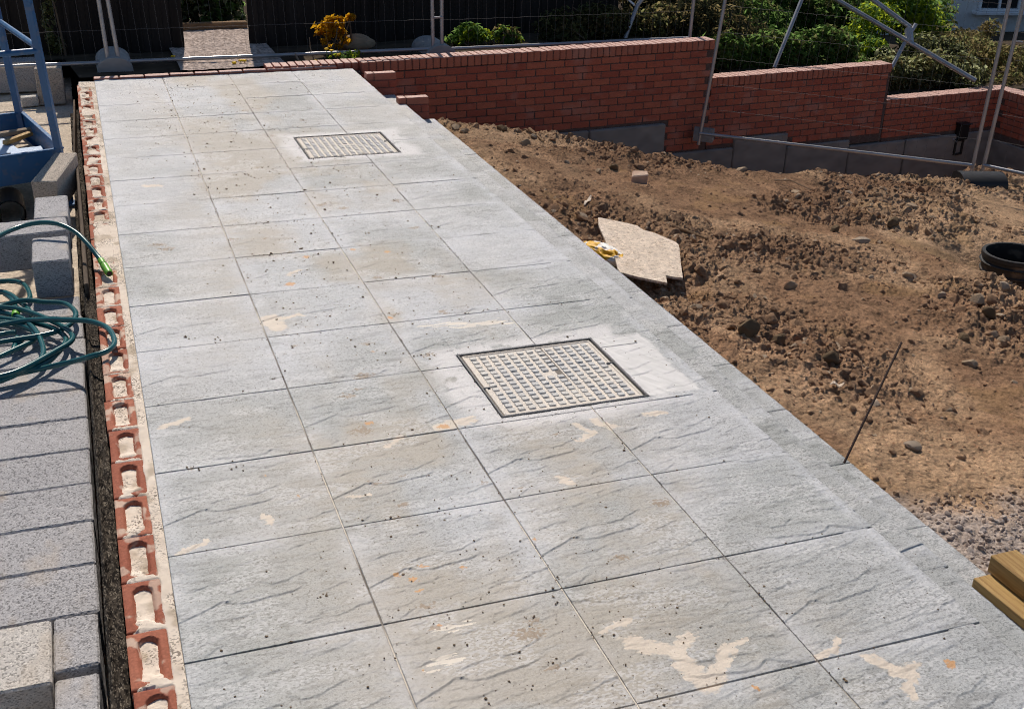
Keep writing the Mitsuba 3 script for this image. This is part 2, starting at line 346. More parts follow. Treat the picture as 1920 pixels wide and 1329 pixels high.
mat('m_hose', (.006, .082, .092), rough=.28, spec=.5)
mat('m_green', lambda p, n, uv: mix((.10, .33, .025), (.16, .42, .05), noise(p.x * 80, p.y * 80, p.z * 80)), rough=.4, spec=.5)
mat('m_black', (.012, .012, .013), rough=.45, spec=.45)
mat('m_black_rough', lambda p, n, uv: mix((.014, .013, .013), (.10, .075, .055), smoothstep(.5, .75, fbm(p.x * 9, p.y * 9, p.z * 12))), rough=.6, spec=.4)
def blue_paint(p, n, uv):
    c = mix((.018, .085, .205), (.030, .120, .275), fbm(p.x * 5, p.y * 5, p.z * 5))
    return mix(c, (.16, .16, .16), .3 * smoothstep(.60, .72, fbm(p.x * 18, p.y * 18, p.z * 18)))
mat('m_blue', blue_paint, rough=.42, spec=.5)
mat('m_galv', lambda p, n, uv: mix((.26, .265, .28), (.42, .42, .44), fbm(p.x * 12, p.y * 12, p.z * 12)), rough=.36, spec=.5, metallic=.55)
mat('m_wire', (.14, .14, .145), rough=.6, spec=.3)
mat('m_pale_blue', (.42, .52, .66), rough=.45, spec=.4)
mat('m_concrete', lambda p, n, uv: mix((.24, .235, .23), (.36, .35, .34), fbm(p.x * 12, p.y * 12, p.z * 12)), rough=.9, spec=.2)
mat('m_sand', lambda p, n, uv: mix((.42, .35, .27), (.58, .50, .41), fbm(p.x * 9, p.y * 9, 1.0)) * (.75 + .5 * noise(p.x * 80, p.y * 80)), rough=1., bump=lambda p, n, uv: fbm(p.x * 50, p.y * 50), height=.010, spec=.1)
mat('m_gravel', lambda p, n, uv: mix((.22, .175, .15), (.52, .43, .38), noise(p.x * 45, p.y * 30, 2.0)), rough=1., bump=lambda p, n, uv: noise(p.x * 40, p.y * 40), height=.014, spec=.1)
mat('m_garden', lambda p, n, uv: mix((.030, .024, .018), (.095, .072, .050), fbm(p.x * 8, p.y * 8, 2.0)), rough=1., bump=lambda p, n, uv: fbm(p.x * 30, p.y * 30), height=.02, spec=.08)
mat('m_fence', lambda p, n, uv: mix((.012, .010, .009), (.028, .022, .020), fbm(p.x * 30, p.y * 30, p.z * 3)) * (.7 + .6 * cell_rand(dr.floor(p.x * 10.3), 1, 1)), rough=.85, spec=.2)
mat('m_log', lambda p, n, uv: mix((.14, .085, .045), (.26, .175, .11), fbm(p.x * 10, p.y * 40, p.z * 40)), rough=.9, spec=.15)
mat('m_bark', (.10, .075, .055), rough=.95, spec=.1)
mat('m_render', lambda p, n, uv: mix((.60, .58, .57), (.70, .68, .66), fbm(p.x * 2, p.y * 2, p.z * 1.2)), rough=.9, spec=.2)
mat('m_white', (.72, .72, .73), rough=.4, spec=.4)
mat('m_roof', (.12, .075, .06), rough=.85, spec=.2)
mat('m_pane', (.02, .022, .025), rough=.08, spec=.6)
mat('m_yellow_bag', lambda p, n, uv: mix((.66, .36, .02), (.74, .72, .68), smoothstep(.55, .60, fbm(p.x * 9 + 2, p.y * 9, p.z * 5))), rough=.55, spec=.3)
mat('m_petal', (.78, .50, .02), rough=.6, spec=.2)
mat('m_pale_petal', (.75, .72, .62), rough=.6, spec=.2)

def leaf_mat(name, lo, hi, cell=9.0, trans=1.6):
    scene[name] = {'type': 'principledthin', 'base_color': mikit.proc(lambda p, n, uv: mix(lo, hi, dr.clip(.65 * cell_rand(dr.floor(p.x * 38), dr.floor(p.y * 38), dr.floor(p.z * 38)) + .7 * (fbm(p.x * cell / 4, p.y * cell / 4, p.z * cell / 4) - .3), 0, 1))),
                   'roughness': .42, 'diff_trans': trans, 'eta': 1.4}
leaf_mat('m_leaf_green', (.075, .155, .036), (.26, .40, .12))
leaf_mat('m_leaf_lime', (.20, .28, .018), (.50, .56, .05))
leaf_mat('m_leaf_dull', (.10, .12, .042), (.30, .30, .13))
leaf_mat('m_leaf_brown', (.12, .095, .046), (.34, .28, .13))
leaf_mat('m_leaf_dark', (.020, .024, .014), (.060, .064, .036), trans=.6)
leaf_mat('m_leaf_gold', (.30, .14, .01), (.72, .42, .02))
leaf_mat('m_leaf_pale', (.17, .21, .08), (.55, .55, .36))

# ---------------------------------------------------------------- ground levels

def zsst(a, b, x):
    t = np.clip((x - a) / (b - a), 0, 1)
    return t * t * (3 - 2 * t)
def zbase(x, y):
    """Level of the dug soil right of the steps (without the small clods)."""
    x, y = np.asarray(x, float), np.asarray(y, float)
    z = -.355 - .140 * np.clip(x - 3.0, 0, 9)
    crest = np.interp(x, [3.2, 4.2, 5.05, 6.0, 8.3, 9.2, 12], [10.55, 10.35, 9.85, 9.42, 9.65, 10.3, 10.4])
    z = z - zsst(0.0, .6, y - crest) * (.26 + .10 * np.clip(x - 3.4, 0, 5))
    z = z - .22 * np.exp(-((x - 3.42) / .26)**2 - ((y - 7.05) / .75)**2) - .05 * np.exp(-((x - 3.25) / .2)**2 - ((y - 6.15) / .35)**2)
    z = z - .42 * np.exp(-(((x - 6.95) / .60)**2 + ((y - 6.80) / .62)**2)**1.5)
    z = z + .10 * np.exp(-((x - 5.95) / .28)**2 - ((y - 6.5) / .4)**2)
    q = np.stack([x * .9, y * .9, 0 * x], -1)
    return z + .10 * (nfbm(q, 3, 5) - .5)

def zrough(x, y):
    q = np.stack([x, y, 0 * x], -1)
    r = sst(.44, .60, nfbm(q * .85 + [2, 1, 3], 3, 0))
    for a, b, sx, sy in ((3.55, 7.6, .5, .8), (4.6, 6.9, .9, .55), (3.75, 5.2, .5, .8), (5.6, 5.4, .7, .7), (4.9, 9.7, 1.0, .4)):
        r = np.maximum(r, np.exp(-((x - a) / sx)**2 - ((y - b) / sy)**2))
    return r

# ---------------------------------------------------------------- the patio: 19 rows of four riven slabs
X0, Y0, PX, PY_ = .0577, 2.905, .6012, .57373
CRACKS = [([(.0, .335), (.16, .415), (.25, .452), (.31, .414), (.38, .406), (.45, .423), (.60, .437), (.70, .47)], .0062), ([(.02, .60), (.065, .609), (.19, .629), (.31, .634)], .0042),
          ([(.40, .60), (.44, .59), (.505, .541), (.595, .541), (.65, .582), (.70, .60), (.76, .65)], .0045), ([(.05, .01), (.09, .012), (.18, .076), (.22, .085)], .005),
          ([(.0, .82), (.11, .819), (.20, .835)], .0032), ([(.36, .813), (.50, .771), (.56, .77)], .0028), ([(.20, .485), (.235, .488), (.35, .545), (.42, .56)], .003),
          ([(.60, .12), (.72, .16), (.80, .15), (.96, .21)], .0035), ([(.70, .36), (.80, .40), (.93, .46)], .0035), ([(.62, .84), (.75, .88), (.88, .93)], .003), ([(.28, .22), (.42, .25), (.55, .24)], .0025)]
def mould(u, v, kind=0):
    """Height of the riven face at slab coordinates u, v: every slab of a kind came out of the same mould."""
    if kind: u, v = 1 - u, (v * .97 + .37) % 1.0
    q = np.stack([u * 1.0, v * 1.0, 0 * u], -1)
    h = .006 * (nfbm(q * [2.5, 4, 1] + 3, 3, 2) - .5)
    for pts, a in CRACKS:
        p = np.array(pts)
        yc = np.interp(u, p[:, 0], p[:, 1]) + .010 * (nnoise(np.stack([u * 38, 0 * u + p[0, 1] * 50, 0 * u], -1), 4) - .5) + .02 * (nnoise(np.stack([u * 9, 0 * u + p[0, 1] * 31, 0 * u], -1), 5) - .5)
        fade = sst(p[0, 0] - .01, p[0, 0] + .06, u) * sst(p[-1, 0] + .02, p[-1, 0] - .07, u)
        if pts[0][0] == 0: fade = sst(p[-1, 0] + .02, p[-1, 0] - .07, u)
        dy = v - yc
        h = h + a * fade * (sst(-.005, .005, dy) * np.exp(-np.maximum(dy, 0) / .085) - (1 - sst(-.005, .005, dy)) * .25 * np.exp(np.minimum(dy, 0) / .03))
    for k, (fr, amp, sd) in enumerate(((5.5, .0026, 11), (12, .0022, 21), (23, .0017, 41))):
        w = v * fr + 1.6 * nfbm(q * [3.2, 3.2, 1], 3, sd) - .45 * u * fr * .25
        on = sst(.50, .66, nfbm(q * [6, 9, 1] + 7, 2, sd + 3))
        fw = w - np.floor(w)
        h = h + 1.3 * amp * on * (1 - fw) * sst(0, .010 * fr, fw)
    uu, vv = (1 - u if kind else u), ((v - .37) / .97 % 1.0 if kind else v)
    h = h * .56 * (.12 + .88 * sst(.0, .055, np.minimum(vv, 1 - vv))) + .0009 * (nnoise(q * 70, 8) - .5)
    return h

def slab_piece(u0, u1, v0, v1, nx, ny, kind=0, w=PX, d=PY_, thick=.03, gap=.0026, turn=False):
    xs = np.unique(np.concatenate([[u0 * w, u0 * w + .004, u1 * w - .004, u1 * w], np.linspace(u0 * w, u1 * w, max(3, int(nx * (u1 - u0))))]))
    ys = np.unique(np.concatenate([[v0 * d, v0 * d + .004, v1 * d - .004, v1 * d], np.linspace(v0 * d, v1 * d, max(3, int(ny * (v1 - v0))))]))
    X, Y = np.meshgrid(xs, ys)
    z = mould(X / w, Y / d, kind)
    e = np.minimum(np.minimum(X - u0 * w, u1 * w - X), np.minimum(Y - v0 * d, v1 * d - Y))
    z = z - .0022 * np.exp(-np.maximum(e, 0) / .003)
    xs = np.clip(xs, gap, w - gap); ys = np.clip(ys, gap * 1.35, d - gap * 1.35)
    return grid(xs, ys, z, -thick)

COVERS = [(1.462, 2.150, 4.088, 4.748), (1.438, 2.132, 8.280, 8.920)]
bed = grid(np.array([.040, 2.44]), np.array([.3, 11.44]), np.full((2, 2), -.0115), -.33)
scene['patio'] = mikit.ply(bed, 'm_bed')
tag('patio', 'patio of pale grey riven paving slabs laid four across', None, None, 'structure')
for c_ in range(1, 4):
    part('patio', 'joint_mortar', mikit.ply(moved(cbox(.030, 11.0, .02, .001), (X0 + c_ * PX, 5.9, -.0245)), 'm_bed'))
LOD = {}
for row in range(-4, 15):
    for col in range(4):
        x0, y0 = X0 + col * PX, Y0 + row * PY_
        nx, ny = (112, 150) if row < 2 else (80, 118) if row < 5 else (54, 84) if row < 9 else (40, 56)
        v1 = 1.0 if row < 14 else (11.43 - y0) / PY_
        kind = 1 if (row * 7 + col * 3) % 5 == 4 else 0
        u, v = [], []
        hit = [c for c in COVERS if c[0] < x0 + PX and c[1] > x0 and c[2] < y0 + v1 * PY_ and c[3] > y0]
        tilt = T().rotate([1, 0, 0], rng.normal(0, .04)).rotate([0, 1, 0], rng.normal(0, .10))
        dz = rng.normal(0, .0005)
        if hit:
            c = hit[0]
            a0, a1 = np.clip((c[0] - x0) / PX, 0, 1), np.clip((c[1] - x0) / PX, 0, 1)
            b0, b1 = np.clip((c[2] - y0) / PY_, 0, v1), np.clip((c[3] - y0) / PY_, 0, v1)
            m = MB()
            for p in ((0, a0, 0, v1), (a1, 1, 0, v1), (a0, a1, 0, b0), (a0, a1, b1, v1)):
                if p[1] - p[0] > .015 and p[3] - p[2] > .015: m.add(slab_piece(*p, nx, ny, kind))
            if not m.v: continue
            shape = mikit.ply(m.mesh(), 'm_slab', smooth=35)
            part('patio', 'paving_slab', at(shape, (x0, y0, 0)), 'paving slab cut round a manhole cover')
            continue
        key = (nx, kind, round(v1, 3))
        if key not in LOD: LOD[key] = mikit.ply(slab_piece(0, 1, 0, v1, nx, ny, kind), 'm_slab', smooth=35)
        part('patio', 'paving_slab', at(LOD[key], (x0, y0, dz), 0, tilt))

# cement fillet beside the slabs' left edge and soil crumbs trodden over the paving
def crumb_shapes(n, sub=1, seed=0):
    out = []
    for k in range(n):
        m = trimesh.creation.icosphere(subdivisions=sub)
        v = m.vertices * (1 + .75 * (nnoise(m.vertices * 1.6 + 10 * k + seed, k)[:, None] - .5)) * np.random.default_rng(k + seed).uniform([.7, .7, .45], [1.25, 1.1, .8])
        out.append((v, m.faces))
    return out
CR = crumb_shapes(6, 1, 3)
def scatter(shapes, pos, size, seed):
    r = np.random.default_rng(seed)
    V, F, n = [], [], 0
    for i, (p, s) in enumerate(zip(pos, size)):
        v, f = shapes[i % len(shapes)]
        V.append((v * s) @ rz(r.uniform(0, 6.28)).T + p); F.append(f + n); n += len(v)
    return np.vstack(V), np.vstack(F)
n = 4300
px = rng.uniform(.1, 2.43, n * 3); py = rng.uniform(1.5, 11.3, n * 3)
dens = nfbm(np.stack([px * 1.6, py * 1.3, 0 * px + 12], -1), 3, 0) * (.45 + 1.0 * np.exp(-((px - 1.15) / .6)**2))
keep = rng.uniform(.24, .66, n * 3) < dens
px, py = px[keep][:n], py[keep][:n]
sz = np.clip(rng.lognormal(math.log(.0017), .55, len(px)), .0010, .0056) * np.clip(.55 + .09 * py, .7, 1.2)
keep = np.array([not any(c[0] < a < c[1] and c[2] < b < c[3] for c in COVERS) for a, b in zip(px, py)])
px, py, sz = px[keep], py[keep], sz[keep]
for _ in range(420):     # crumbs swept into the joints
    if rng.random() < .5: a, b = X0 + PX * rng.integers(1, 4) + rng.normal(0, .006), rng.uniform(2.0, 11.0)
    else: a, b = rng.uniform(.1, 2.3), Y0 + PY_ * rng.integers(-2, 14) + rng.normal(0, .008)
    if not any(c[0] < a < c[1] and c[2] < b < c[3] for c in COVERS): px = np.append(px, a); py = np.append(py, b); sz = np.append(sz, rng.uniform(.0012, .0034))
extra = [(a, b) for a, b, r in MUD[:34:2] if b > 3.3] + [(.845, 3.484), (.255, 6.68), (.29, 6.63), (.31, 6.6), (1.1, 2.775), (1.35, 3.535), (1.63, 3.88), (1.32, 5.3), (1.09, 2.555), (1.55, 2.72), (.52, 3.1), (.36, 4.0), (.20, 4.04), (1.87, 2.25), (1.22, 2.87), (.62, 4.75), (.42, 5.25), (.30, 5.3), (1.1, 6.9), (1.36, 7.2), (.9, 6.9), (1.33, 9.2), (1.5, 9.6), (1.9, 9.7), (.8, 8.9)]
for a, b in extra:
    k = 5
    px = np.append(px, a + rng.normal(0, .020, k)); py = np.append(py, b + rng.normal(0, .020, k)); sz = np.append(sz, rng.uniform(.0012, .0046, k))
single('soil_crumbs', mikit.ply(scatter(CR, np.stack([px, py, .002 + sz * .3], -1), sz, 1), 'm_crumb'), 'dark soil crumbs scattered over the pale slabs', 'soil crumbs', kind='stuff')

# ---------------------------------------------------------------- two manhole covers
def manhole(c, label):
    x0, x1, y0, y1 = c
    t = thing('manhole_cover', label, 'manhole cover', 'manhole covers set in the patio')
    w, d = x1 - x0, y1 - y0
    fr = MB()
    for (cx, cy, sx, sy) in ((0, -d / 2 + .009, w - .008, .009), (0, d / 2 - .009, w - .008, .009), (-w / 2 + .009, 0, .009, d - .028), (w / 2 - .009, 0, .009, d - .028)):
        fr.add(moved(cbox(sx, sy, .05, .002), (cx, cy, -.047)))
    ctr = ((x0 + x1) / 2, (y0 + y1) / 2, 0)
    part(t, 'frame', at(mikit.ply(fr.mesh(), 'm_iron'), ctr))
    pl = MB().add(moved(cbox(w - .042, d - .042, .03, .003), (0, 0, -.036)))
    for (cx, cy, sx, sy) in ((0, -d / 2 + .027, w - .044, .011), (0, d / 2 - .027, w - .044, .011), (-w / 2 + .027, 0, .011, d - .066), (w / 2 - .027, 0, .011, d - .066)):
        pl.add(moved(cbox(sx, sy, .014, .002), (cx, cy, -.0155)))
    part(t, 'plate', at(mikit.ply(pl.mesh(), 'm_plate'), ctr))
    st = MB(); nx, ny = 13, 14
    r = np.random.default_rng(5)
    for i in range(nx):
        for j in range(ny):
            if (i, j) in ((6, 7), (7, 7)): continue
            gx, gy = (i + .5) / nx - .5, (j + .5) / ny - .5
            st.add(moved(cbox(.030, .029, .0105, .002, .0007, i * 31 + j), (gx * (w - .085), gy * (d - .085), -.0095 + r.uniform(-.0025, .0005))))
    part(t, 'stud_pattern', at(mikit.ply(st.mesh(), 'm_stud'), ctr), None, 'stuff')
    for s in (-1, 1):
        part(t, 'lifting_eye', at(mikit.ply(cbox(.034, .012, .012, .003), 'm_iron'), (ctr[0] + s * (w / 2 - .030), ctr[1] + .04 * s, -.010)))
manhole(COVERS[0], 'square studded manhole cover set in the near half of the patio')
manhole(COVERS[1], 'square studded manhole cover set in the far half of the patio')

# ---------------------------------------------------------------- two steps down along the right edge
st = thing('patio_steps', 'two grey stone steps running down along the right edge of the patio', 'steps')
for (xa, xb, zt, yj, pitch, yend) in ((2.440, 2.735, -.15, 3.332, .5435, 10.87), (2.722, 3.006, -.30, 3.225, .5395, 10.45)):
    k0 = int(math.floor((yj - 1.0) / pitch))
    y = yj - k0 * pitch
    while y < yend:
        y2 = min(y + pitch, yend)
        w, d = xb - xa, y2 - y
        xs = np.unique(np.concatenate([[0, .003, w - .006, w - .002, w], np.linspace(0, w, 26 if y < 6 else 14)]))
        ys = np.unique(np.concatenate([[.0025, .006, d - .006, d - .0025], np.linspace(.0025, d - .0025, 90 if y < 5 else 40)]))
        X, Y = np.meshgrid(xs, ys)
        off = rng.uniform(0, .5)
        z = .8 * mould((X / .6 + off) % 1, np.clip(Y / .57, 0, 1), 0)
        e = np.minimum(w - X, np.minimum(Y - .0025, d - .0025 - Y))
        z = z - .003 * np.exp(-np.maximum(e, 0) / .004)
        m = grid(xs, ys, z, -.028)
        part(st, 'tread_slab', at(mikit.ply(m, 'm_slab', smooth=40), (xa, y, zt + rng.normal(0, .001))))
        y = y2
    rs = MB().add(moved(cbox(.10, yend - .7, .15, .003), (xa - .052 if zt > -.2 else xa - .055, .7 + (yend - .7) / 2, zt)))
    part(st, 'riser', mikit.ply(rs.mesh(), 'm_slab'))
part(st, 'riser', mikit.ply(moved(cbox(.30, 9.7, .42, .003), (2.845, .72 + 4.85, -.75)), 'm_bed'))
part(st, 'riser', mikit.ply(moved(cbox(.28, 10.1, .30, .003), (2.58, .72 + 5.05, -.478)), 'm_bed'))

# ---------------------------------------------------------------- kerb of frogged bricks along the left edge
kb = thing('brick_leaf', 'outer leaf of red frogged bricks along the left edge of the patio', 'brick wall')
BW, BL, BP = .119, .262, .2715
def frog_brick(seed, deep=.024):
    xs = np.unique(np.concatenate([[0, .003, BW - .003, BW], np.linspace(0, BW, 30)])); ys = np.unique(np.concatenate([[0, .003, BL - .003, BL], np.linspace(0, BL, 56)]))
    X, Y = np.meshgrid(xs, ys)
    cx, hw = BW / 2 + .002, .031
    y_lo, y_hi = .028, .236
    ry = np.where(Y > BL / 2, .036, .016)          # the frog's far end is a round arch
    qx = np.abs(X - cx) - (hw - ry.clip(0, .030)); qy = np.where(Y > BL / 2, Y - (y_hi - ry), (y_lo + ry) - Y)
    sd = np.hypot(np.maximum(qx, 0), np.maximum(qy, 0)) + np.minimum(np.maximum(qx, qy), 0) - ry.clip(0, .030)
    sh_ = sst(BL * .60, BL * .80, Y)
    z = -deep * (sst(.007, -.013, sd) * (1 - sh_) + sst(.002, -.006, sd) * sh_)
    e = np.minimum(np.minimum(X, BW - X), np.minimum(Y, BL - Y))
    z = z - .004 * np.exp(-e / .0035) + .0025 * (nfbm(np.stack([X * 40, Y * 40, 0 * X + seed], -1), 3, seed) - .5)
    return grid(xs, ys, z, -.08)
frogs = [mikit.ply(frog_brick(s, d), m, smooth=40) for s, d, m in ((1, .026, 'm_brick'), (2, .023, 'm_brick_dark'), (3, .028, 'm_brick'), (4, .022, 'm_brick'), (5, .026, 'm_brick_dark'))]
yb, k = 1.75, 0
joints = []
while yb < 11.25:
    if not (6.50 < yb < 6.9):
        part(kb, 'brick', at(frogs[(k * 3 + k // 4) % 5], (-.0945 + rng.normal(0, .0015), yb, rng.normal(-.001, .0012)), rng.normal(0, .006)))
    else:
        part(kb, 'brick', at(frogs[0], (-.0945, yb, -.006)))
    joints.append(yb - .005); yb += BP; k += 1
joints = np.array(joints)
xs = np.linspace(-.090, .058, 36); ys = np.linspace(1.75, 11.40, 2100)
X, Y = np.meshgrid(xs, ys)
q = np.stack([X, Y, 0 * X], -1)
dj = np.min(np.abs(Y[:, :1, None] - joints[None, None, :]), axis=2)
dn = (Y[:, :1] - (joints[np.clip(np.searchsorted(joints, Y[:, 0]) - 1, 0, None)])[:, None])
per = nnoise(np.stack([np.floor((Y - joints[0]) / BP) * 3.7, 0 * Y, 0 * Y], -1), 3)
lump = nfbm(q * [26, 20, 1], 4, 9)
zm = -.0175 + .006 * (lump - .5) * 2 + .004 * (nfbm(q * [70, 60, 1], 3, 19) - .5)
zm += .0180 * np.exp(-(dj / .015)**2) * sst(.25, .5, nfbm(q * [14, 6, 1], 3, 4)) * 1.1
zm += .026 * (.35 + .65 * per) * np.exp(-((dn - .028) / .042)**2) * sst(.25, .55, nfbm(q * [20, 12, 1], 3, 14)) * np.exp(-((X + .022) / .050)**4)
zm += .022 * np.exp(-((Y - 6.85) / .45)**4) * sst(-.095, -.06, X + .02 * (lump - .5))
zm += .018 * sst(7.4, 9.0, Y) * sst(.38, .6, nfbm(q * [12, 9, 1], 3, 24))
zm += .016 * sst(11.0, 11.3, Y)
side = sst(.017, .023, X + .012 * (nfbm(q * [10, 9, 1], 3, 31) - .5))
zm = np.where(side > 0, zm * (1 - side) + side * (-.0012 + .008 * (lump - .5)), zm)
zm = np.minimum(zm, .0015 + .004 * (lump - .5))
zm = zm - .03 * sst(-.074, -.088, X)
part(kb, 'mortar', mikit.ply(grid(xs, ys, zm), 'm_mortar', smooth=True), 'cream mortar filling the frogs and the strip beside the slabs')
part(kb, 'lower_courses', mikit.ply(moved(cbox(.115, 9.6, .42, .004), (-.036, 6.60, -.50)), 'm_brick'))
# cavity and inner leaf of concrete blocks
cav = thing('cavity_fill', 'dark rough fill in the narrow cavity between blocks and frogged bricks', 'cavity fill')
xs = np.linspace(-.158, -.092, 22); ys = np.linspace(1.8, 6.25, 700); X, Y = np.meshgrid(xs, ys)
q = np.stack([X * 30, Y * 9, 0 * X], -1)
zc = -.062 + .035 * (nfbm(q, 4, 3) - .5) + .022 * np.exp(-((X + .146) / .008)**2) * sst(.4, .6, nfbm(q * .4, 3, 8)) - .02 * sst(-.10, -.095, X)
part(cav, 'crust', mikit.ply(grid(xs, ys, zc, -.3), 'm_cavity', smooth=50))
xs = np.linspace(-.185, -.092, 14); ys = np.linspace(6.25, 11.4, 300); X, Y = np.meshgrid(xs, ys)
zc = -.20 - .08 * sst(8.5, 9.5, Y) + .09 * (nfbm(np.stack([X * 20, Y * 7, 0 * X], -1), 4, 5) - .5)
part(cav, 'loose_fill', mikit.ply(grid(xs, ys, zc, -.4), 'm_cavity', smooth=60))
single('edge_board', mikit.ply(moved(cbox(.022, 2.5, .20, .004, .004, 3), (-.142, 7.38, -.185), rz(.006)), 'm_old_board'), 'brown weathered board on edge in the gap beside the frogged bricks', 'board')
single('edge_board', mikit.ply(moved(cbox(.020, 2.2, .16, .004, .004, 5), (-.150, 9.95, -.24), rz(-.012)), 'm_old_board'), 'dark weathered board lying along the far end of the gap, beyond the blue bin', 'board')

bl = thing('block_leaf', 'inner leaf of grey concrete blocks in rows left of the patio', 'block wall')
bshape = {}
def block_ply(sx, sy, sz, m, seed):
    k = (sx, sy, sz, m, seed)
    if k not in bshape:
        b = trimesh.Trimesh(*cbox(sx, sy, sz, .007, .0015, seed)).subdivide_to_size(.035)
        v = b.vertices + .004 * (nfbm(b.vertices * 34 + seed, 3, seed)[:, None] - .5) * np.sign(b.vertices - [0, 0, sz / 2])
        bshape[k] = mikit.ply((v, b.faces), m)
    return bshape[k]
rows = [3.120, 3.409, 3.691, 3.971, 4.254, 4.537, 4.829, 5.124, 5.42, 5.715, 6.01, 6.30]
for i, y in enumerate(rows[:-1]):
    d = rows[i + 1] - y
    part(bl, 'block', at(block_ply(.56, .279, .20, 'm_block', i % 4), (-.177 - .28 + rng.normal(0, .003), y + d / 2, -.31 + rng.normal(0, .002)), rng.normal(0, .004)))
    part(bl, 'block', at(block_ply(.56, .279, .20, 'm_block', (i + 2) % 4), (-.177 - .28 - .575, y + d / 2, -.312), rng.normal(0, .004)))
part(bl, 'block', at(block_ply(.128, .262, .20, 'm_block', 5), (-.188 - .064, 3.105 - .014 - .13, -.31), .0), 'short half block at the near right end')
part(bl, 'block', at(block_ply(.50, .325, .20, 'm_block_pale', 6), (-.322 - .25, 3.380 - .155, -.300), .0), 'paler block at the near left end')
part(bl, 'block', at(block_ply(.128, .262, .20, 'm_block', 7), (-.188 - .064, 2.69, -.31), .0))
# overwrite the row that the pale block replaces by a short one
for k in [k for k in scene if k.startswith(bl + '__block')][:2]: del scene[k]
part(bl, 'block', at(block_ply(.135, .270, .20, 'm_block', 8), (-.182 - .068, 3.262, -.308), 0))

G1 = 'loose grey concrete blocks standing left of the patio'
def loose(sx, sy, sz, x, y, z, a, m, label, seed):
    single('concrete_block', at(block_ply(sx, sy, sz, m, seed), (x, y, z), a), label, 'concrete block', G1)
loose(.185, .40, .212, -.301, 6.497, -.112, .0, 'm_block', 'grey concrete block standing end-on just behind the coiled hose', 11)
loose(.62, .262, .212, -.520, 6.905, -.112, .06, 'm_block', 'long grey concrete block lying crosswise under the arched hose', 12)
loose(.188, .425, .212, -.298, 7.268, -.112, .0, 'm_block', 'grey concrete block in front of the black pipe end', 13)
loose(.150, .70, .23, -.272, 8.18, -.132, -.20, 'm_block_warm', 'brown-grey concrete block under the corner of the blue bin', 14)
loose(.24, .30, .34, -.335, 12.02, -.30, .0, 'm_block_warm', 'upright concrete block at the far end of the gap, behind the blue posts', 15)
for i in range(3):
    loose(.50, .22, .30, -.70 - .515 * i, 12.60 + .02 * i, -.30, .02, 'm_block', ('far grey block right of the others in the row behind the blue bin', 'grey block second in the far row behind the blue bin', 'grey block at the left end of the far row behind the blue bin')[i], 16 + i)
single('block_offcut', at(block_ply(.15, .10, .09, 'm_block_pale', 21), (-.535, 11.88, -.30), .1), 'small pale block offcut lying before the far row of blocks', 'block offcut')

# sandy slab level inside the new walls
xs = np.linspace(-9, -.16, 60); ys = np.linspace(1.0, 13.2, 120); X, Y = np.meshgrid(xs, ys)
z = -.318 + .03 * (nfbm(np.stack([X * 2, Y * 2, 0 * X], -1), 4, 6) - .5) * sst(6.5, 7.2, Y) - .08 * sst(6.8, 6.3, Y)
single('sandy_ground', mikit.ply(grid(xs, ys, z), 'm_sand', smooth=True), 'pale sandy ground behind the concrete blocks', None, None, 'structure')
a = np.linspace(0, 2 * np.pi, 33)
pm = MB().add(tube(np.array([(-.60, 8.30, -.245), (-.62, 8.65, -.25)]), .098, 28, False)).add(tube(np.array([(-.62, 8.65, -.25), (-.60, 8.30, -.245)]), .090, 28, False))
single('pipe', mikit.ply(pm.mesh(), 'm_black', smooth=40), 'black plastic pipe with its round open end facing forward behind the blocks', 'pipe')

